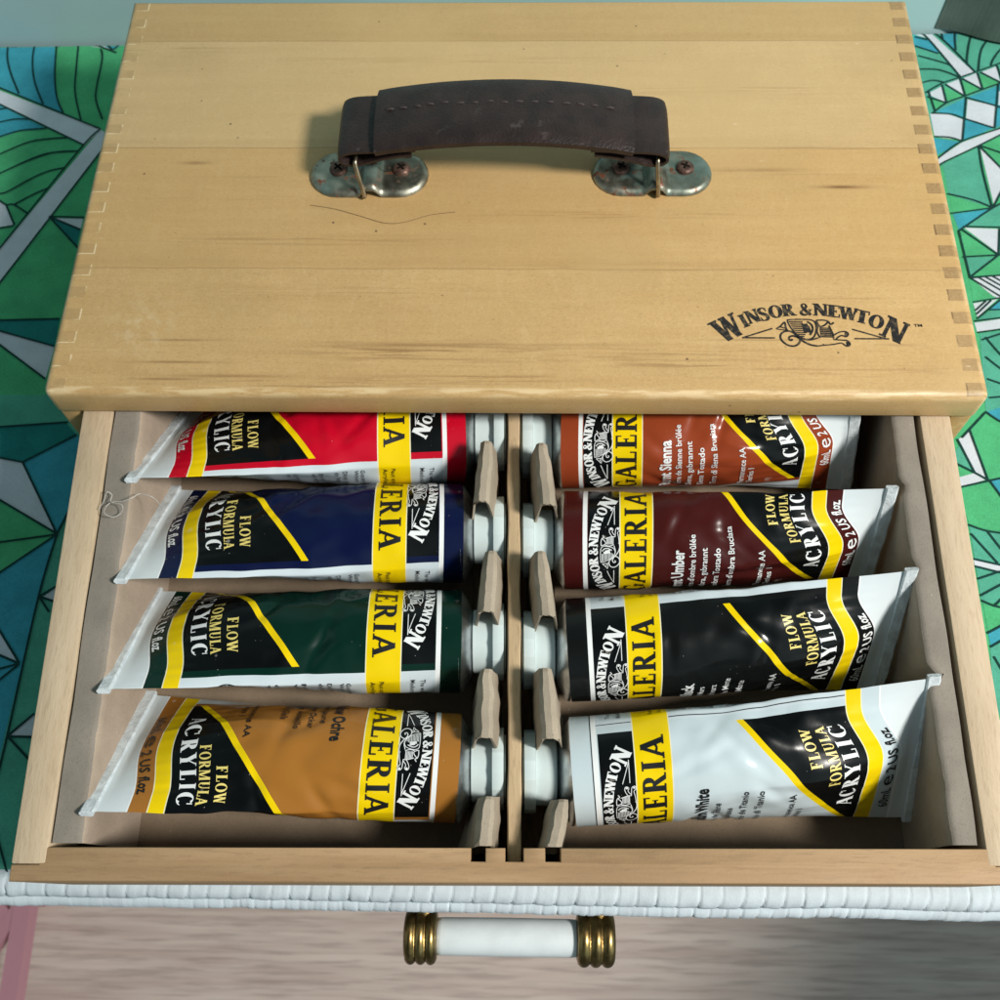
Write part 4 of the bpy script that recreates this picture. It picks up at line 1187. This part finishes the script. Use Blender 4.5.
for l in (((100, 35), (165, 160)), ((145, 0), (215, 190)), ((95, 125), (165, 160), (210, 185)), ((100, 216), (330, 165)), ((220, 190), (330, 340)), ((140, 352), (210, 375), (330, 392)), ((150, 385), (250, 495)), ((210, 375), (270, 450), (330, 500)), ((160, 479), (330, 517)), ((165, 506), (330, 547)),
          ((175, 553), (259, 525)), ((185, 615), (250, 580), (330, 540)), ((190, 633), (245, 655), (330, 668)), ((240, 650), (330, 560)), ((210, 754), (330, 690)), ((222, 805), (330, 742)), ((235, 840), (330, 1000))): LI(Ii, *l)
def print_part(polys_w, z, step, cyc):
    for i, (mi, P) in enumerate(polys_w):
        try:
            f = sheet_bm.faces.new([sheet_bm.verts.new((x, y, z+step*(i % cyc))) for x, y in P]); f.material_index = mi+1
            f.normal_update()
            if f.normal.z < 0: f.normal_flip()
        except ValueError: pass
def clampy(p): return (p[0], min(max(p[1], -.1845), YB(p[0])-.0004))
mats6 = [FG, FA, FT, FW_, FL, FD]
def clampc(p):
    x = min(max(p[0], -.4998), .4998)
    return (x, min(max(p[1], -.1845), YB(x)-.0004))
def cut(P, a, b, sg):
    """keep the part of polygon P on the box side of the seam a-b"""
    d = (b-a).normalized(); n = Vector((-d.y, d.x))
    if n.x*sg > 0: n = -n
    f = lambda p: (p[0]-a.x)*n.x+(p[1]-a.y)*n.y
    out = []
    for p, q in zip(P, P[1:]+P[:1]):
        fp, fq = f(p), f(q)
        if fp >= 0: out.append(p)
        if fp*fq < 0:
            t = fp/(fp-fq); out.append((p[0]+(q[0]-p[0])*t, p[1]+(q[1]-p[1])*t))
    return out
def seam_line(px):
    a, b = unproject(px, 100, Z_TAB), unproject(px, 700, Z_TAB)
    return a.to_2d(), b.to_2d()
SEAM = {-1: seam_line(-9), 1: seam_line(1009)}
pw = []
for m, P in PC:
    Q = [unproject(x, y, Z_TAB) for x, y in P]; pw.append((m, [(q.x, q.y) for q in Q]))
lw = []
for P, w in LC:
    Q = [unproject(x, y, Z_TAB) for x, y in P]
    for q in stroke([(q.x, q.y) for q in Q], .00108*w, n=6): lw.append((4, q))
def trim(items):
    out = []
    for m, P in items:
        sg = 1 if sum(p[0] for p in P) > 0 else -1
        Q = cut(P, *SEAM[sg], sg)
        if len(Q) >= 3: out.append((m, Q))
    return out
bmesh.ops.recalc_face_normals(sheet_bm, faces=sheet_bm.faces[:])
cl_ = lambda L: [(m, [clampc(p) for p in P]) for m, P in L]
print_part(cl_(trim(pw)), Z_TAB+.00005, 3e-6, 400)
print_part(cl_(trim(lw)), Z_TAB+.0006, 2e-6, 40)
me = bpy.data.meshes.new('cloth_sheet'); sheet_bm.to_mesh(me); sheet_bm.free()
link('cloth_sheet', me, cl, None, [base_print()]+mats6)
# ribbed white edging: two rows of pleats
M_EDGE = simple('white_ribbed_cotton', (.56, .63, .68), .85, .2, var=.07, scale=90, bump=.3, bscale=1500)
def edging(name, prof, pitch, ph, skew, depth, calm=None):
    rows = []; n = 1500
    for i in range(n+1):
        x = -.48+.96*i/n
        row = []
        for k, (y, z) in enumerate(prof):
            f = k/(len(prof)-1)
            xx = x+skew*f*f+.0022*noise.noise(Vector((x*23, 2, ph)))+.0006*noise.noise(Vector((x*90, f*2, ph)))
            cell = math.floor((xx+ph)/pitch)
            q = ((xx+ph)/pitch) % 1.0
            g = math.exp(-((q-.5)/.042)**2)
            hump = .10*(q-.5)
            a = depth*(.75+.5*noise.noise(Vector((cell*1.7, ph*90, 1))))
            bul = .0005*noise.noise(Vector((cell*2.3, ph*50, 7)))+.0004*noise.noise(Vector((x*160, f*3, ph)))
            if calm: a *= calm(x)
            y2 = y+a*(g*.9+.25*hump)*min(1, .25+f*1.2); z2 = z-a*g*.55+a*.3*hump
            y2 += bul+.0012*noise.noise(Vector((x*14, ph*7, f)))
            row.append(Vector((x, y2, z2)))
        rows.append(row)
    bm = grid_mesh(name, rows)
    return link(name, bm_mesh(bm, name, 80), cl, None, [M_EDGE])
edging('pleated_edging', [(-.1835, -.0776), (-.1862, -.0768), (-.1890, -.0770), (-.1915, -.0782), (-.1932, -.0802), (-.1940, -.0830), (-.1935, -.0860), (-.1915, -.0890)], .0088, .001, .0034, .0012)
edging('pleated_edging', [(-.1885, -.0850), (-.1925, -.0853), (-.1950, -.0863), (-.1966, -.0882), (-.1972, -.0905), (-.1966, -.0935), (-.1945, -.0965)], .0066, .002, .0010, .0009,
       lambda x: 1 if -.14 < x < .16 else .25)

# ------------------------------------------------------------------ dresser under the cloth
M_DRE = simple('painted_dresser', (.55, .57, .56), .5, .4, var=.06, scale=30)
M_BRASS = Mat('old_brass', .3, .5, 1); M_BRASS.color(M_BRASS.mix(M_BRASS.noise(160, detail=4).smooth(.35, .7), (.20, .13, .05), (.42, .30, .12))); M_BRASS = M_BRASS.m
M_CER = simple('white_ceramic', (.68, .74, .76), .25, .5, var=.05, scale=80)
dr = thing('table', Matrix.Translation((0, .06, Z_FLOOR)), 'painted table under the printed cloth with a white and brass drawer pull', 'table')
box('top_board', (-.47, .47, -.1820, .3050, Z_TAB-.0210, Z_TAB-.0015), M_DRE, dr, None, .003)
box('apron', (-.44, .44, -.155, .290, -.230, Z_TAB-.0212), M_DRE, dr)
box('drawer_front', (-.30, .30, -.1680, -.1552, -.225, Z_TAB-.026), M_DRE, dr, None, .002)
for x in (-.40, .40):
    for y in (-.085, .255): box('leg', (x-.022, x+.022, y-.022, y+.022, Z_FLOOR, -.2302), M_DRE, dr, None, .003)
PY, PZ = -.2055, -.115
bm = bmesh.new(); lathe(bm, [(-.0325, .0072), (-.0320, .0079), (-.030, .0081), (0, .0083), (.028, .0081), (.0305, .0079), (.031, .0070)], (0, PY, PZ), 'X', 40)
pull = link('drawer_pull', bm_mesh(bm, 'drawer_pull', 50), dr, None, [M_CER])
for x0, x1 in ((-.0470, -.0322), (.0306, .0478)):
    bm = bmesh.new(); n = 3; prof = [(x0, .0086), (x0+.0004, .0098)]; L = x1-x0
    for k in range(n):
        for q in range(9):
            t = q/8; prof.append((x0+L*(.04+.92*(k+t)/n), .0108+.0014*math.sin(math.pi*t)**.7))
    prof += [(x1-.0002, .0098), (x1, .0086)]
    lathe(bm, prof, (0, PY, PZ), 'X', 40)
    link('end_cap', bm_mesh(bm, 'end_cap', 70), pull, None, [M_BRASS])
    bm = bmesh.new(); xm = (x0+x1)/2+.001
    tube_path(bm, [(xm, PY+.006, PZ+.002), (xm, PY+.014, PZ+.006), (xm, PY+.0195, PZ+.006), (xm, -.167, PZ+.006)], .0046, 16)
    link('post', bm_mesh(bm, 'post', 60), pull, None, [M_BRASS])

# ------------------------------------------------------------------ floor, wall, things at the edges
def floor_mat():
    M = Mat('laminate_floor', .5, .4)
    g = M.noise(1, stretch=(5, 85, 1), detail=6, dist=.4); f = M.noise(1, stretch=(14, 190, 1), detail=4)
    c = M.mix(g.smooth(.3, .7), (.55, .42, .37), (.70, .575, .51)); c = M.mix(f.smooth(.45, .7)*.45, c, (.27, .20, .175))
    x, y, z = M.xyz()
    ln = ((y/.19).fract()).lt(.012); c = M.mix(ln*.12, c, (.20, .16, .14))
    M.color(c); return M.m
bm = bmesh.new(); box_bm(bm, -3, 3, -3, 1.2, Z_FLOOR-.02, Z_FLOOR)
tag(link('floor', bm_mesh(bm, 'floor'), None, None, [floor_mat()]), kind='structure')
bm = bmesh.new(); box_bm(bm, -2.5, 2.5, .3215, .36, Z_FLOOR, 1.5)
MW = Matrix.Rotation(rad(1.0), 4, 'Z')
tag(link('wall', bm_mesh(bm, 'wall'), None, MW, [simple('pale_teal_wall', (.40, .58, .60), .7, .3, var=.05, scale=6)]), kind='structure')
# made-up dark sheet in place of the wall shadow at the right back corner
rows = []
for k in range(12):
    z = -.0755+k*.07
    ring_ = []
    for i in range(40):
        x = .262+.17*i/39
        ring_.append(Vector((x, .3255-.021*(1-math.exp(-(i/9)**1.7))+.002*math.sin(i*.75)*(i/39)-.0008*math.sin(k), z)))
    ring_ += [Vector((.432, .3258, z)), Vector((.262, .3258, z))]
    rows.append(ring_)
bm = grid_mesh('shade_sheet', rows, close_v=True)
tag(link('shade_sheet', bm_mesh(bm, 'shade_sheet', 60), None, None, [fabric('dark_shade_sheet', (.10, .135, .12))]), 'dark grey green sheet added in place of the shadow in the right back corner', 'shade_sheet')
# pink slatted stool on the floor, only a corner in view
M_PINK = simple('pink_plastic', (.52, .25, .30), .45, .4, var=.06, scale=10)
st = thing('pink_stool', Matrix.Translation((-.62, -.25, Z_FLOOR)), 'pink slatted stool on the floor at the lower left corner', 'stool')
ZS = -.72
def bar(bm, a, b, w, th):
    a, b = Vector(a), Vector(b); d = (b-a).normalized(); n = Vector((-d.y, d.x, 0))*w/2
    q = [a+n, b+n, b-n, a-n]
    lo = [bm.verts.new((v.x, v.y, v.z-th)) for v in q]; hi = [bm.verts.new(v) for v in q]
    bm.faces.new(hi); bm.faces.new(lo[::-1])
    for i in range(4): bm.faces.new((lo[i], lo[(i+1) % 4], hi[(i+1) % 4], hi[i]))
bm = bmesh.new()
e0 = unproject(22, 905, ZS); e1 = unproject(4, 1020, ZS)
d = (e1-e0).normalized(); L = (e1-e0).length; sd = Vector((-abs(d.y), d.x, 0))
W_ = .26
bar(bm, e0-d*.03, e1+d*.06, .017, .02)
far0, far1 = e0-d*.03+sd*W_, e1+d*.06+sd*W_
bar(bm, far0, far1, .017, .02)
for f, zz in ((.06, .0004), (.94, .0006)):
    p = (e0-d*.03).lerp(e1+d*.06, f); bar(bm, p-Vector((0, 0, zz)), p+sd*W_-Vector((0, 0, zz)), .02, .018)
for k in range(5):
    p = e0-d*.005+sd*(.045*k); q = e0+d*.085+sd*(.045*k+.050)
    bar(bm, p-Vector((0, 0, .0008)), q-Vector((0, 0, .0008)), .013, .012)
    p = e0+d*.018+sd*(.045*k+.01); q = e0-d*.025+sd*(.045*k+.055)
    bar(bm, p-Vector((0, 0, .0012)), q-Vector((0, 0, .0012)), .013, .012)
link('seat', bm_mesh(bm, 'seat'), st, None, [M_PINK])
for base in (e0-d*.015+sd*.03, e1+d*.045+sd*.03, e0-d*.015+sd*(W_-.02), e1+d*.045+sd*(W_-.02)):
    x, y = base.x, base.y
    box('leg', (x-.010, x+.010, y-.010, y+.010, Z_FLOOR, ZS-.0202), M_PINK, st, None, .002)

# ------------------------------------------------------------------ light
KEY = Vector((1.0, -.42, 1.08)).normalized()
ld = bpy.data.lights.new('window_key', 'SPOT'); ld.energy = 124; ld.color = (1.0, .955, .885); ld.shadow_soft_size = .135
ld.spot_size = rad(45); ld.spot_blend = .28
lo_ = bpy.data.objects.new('window_key', ld); COL.objects.link(lo_)
lo_.location = Vector((0, -.03, -.02))+KEY*1.6
lo_.rotation_euler = (-KEY).to_track_quat('-Z', 'Y').to_euler()
def area(name, loc, target, sx, sy, e, col):
    a = bpy.data.lights.new(name, 'AREA'); a.shape = 'RECTANGLE'; a.size = sx; a.size_y = sy; a.energy = e; a.color = col
    o = bpy.data.objects.new(name, a); COL.objects.link(o); o.location = loc
    o.rotation_euler = (Vector(target)-Vector(loc)).to_track_quat('-Z', 'Y').to_euler()
w = bpy.data.worlds.new('World'); SC.world = w; w.use_nodes = True
nt = w.node_tree; bg = nt.nodes['Background']
tc = nt.nodes.new('ShaderNodeTexCoord'); nm = nt.nodes.new('ShaderNodeVectorMath'); nm.operation = 'NORMALIZE'
nt.links.new(tc.outputs['Generated'], nm.inputs[0])
def lobe(d, lo, hi):
    n = nt.nodes.new('ShaderNodeVectorMath'); n.operation = 'DOT_PRODUCT'
    nt.links.new(nm.outputs[0], n.inputs[0]); n.inputs[1].default_value = Vector(d).normalized()
    return S(nt, n.outputs['Value']).smooth(lo, hi)
# a dim room: lighter towards the window wall on the right plus an added glow that lifts the left cloth, dark ceiling over the camera
st_ = lobe((1, -.5, .55), .45, .98)*.55+lobe((-1, .15, .45), .6, 1.0)*.46+.105-lobe((0, -.45, 1), .80, .97)*.07
nt.links.new(st_.k, bg.inputs[1]); bg.inputs[0].default_value = (.72, .94, 1.0, 1)

# ------------------------------------------------------------------ camera and output
cd = bpy.data.cameras.new('camera'); cam = bpy.data.objects.new('camera', cd); COL.objects.link(cam)
cd.sensor_width = 36; cd.lens = 36*F_PX/1000; cd.clip_start = .01; cd.clip_end = 30
Rm = Matrix((RT, UP, -FW)).transposed().to_4x4()
cam.matrix_world = Matrix.Translation(CAM) @ Rm
cd.dof.use_dof = True; cd.dof.focus_distance = .42; cd.dof.aperture_fstop = 22
SC.camera = cam
SC.view_settings.view_transform = 'Standard'; SC.view_settings.look = 'None'
SC.view_settings.exposure = 0; SC.view_settings.gamma = 1; SC.view_settings.use_curve_mapping = False
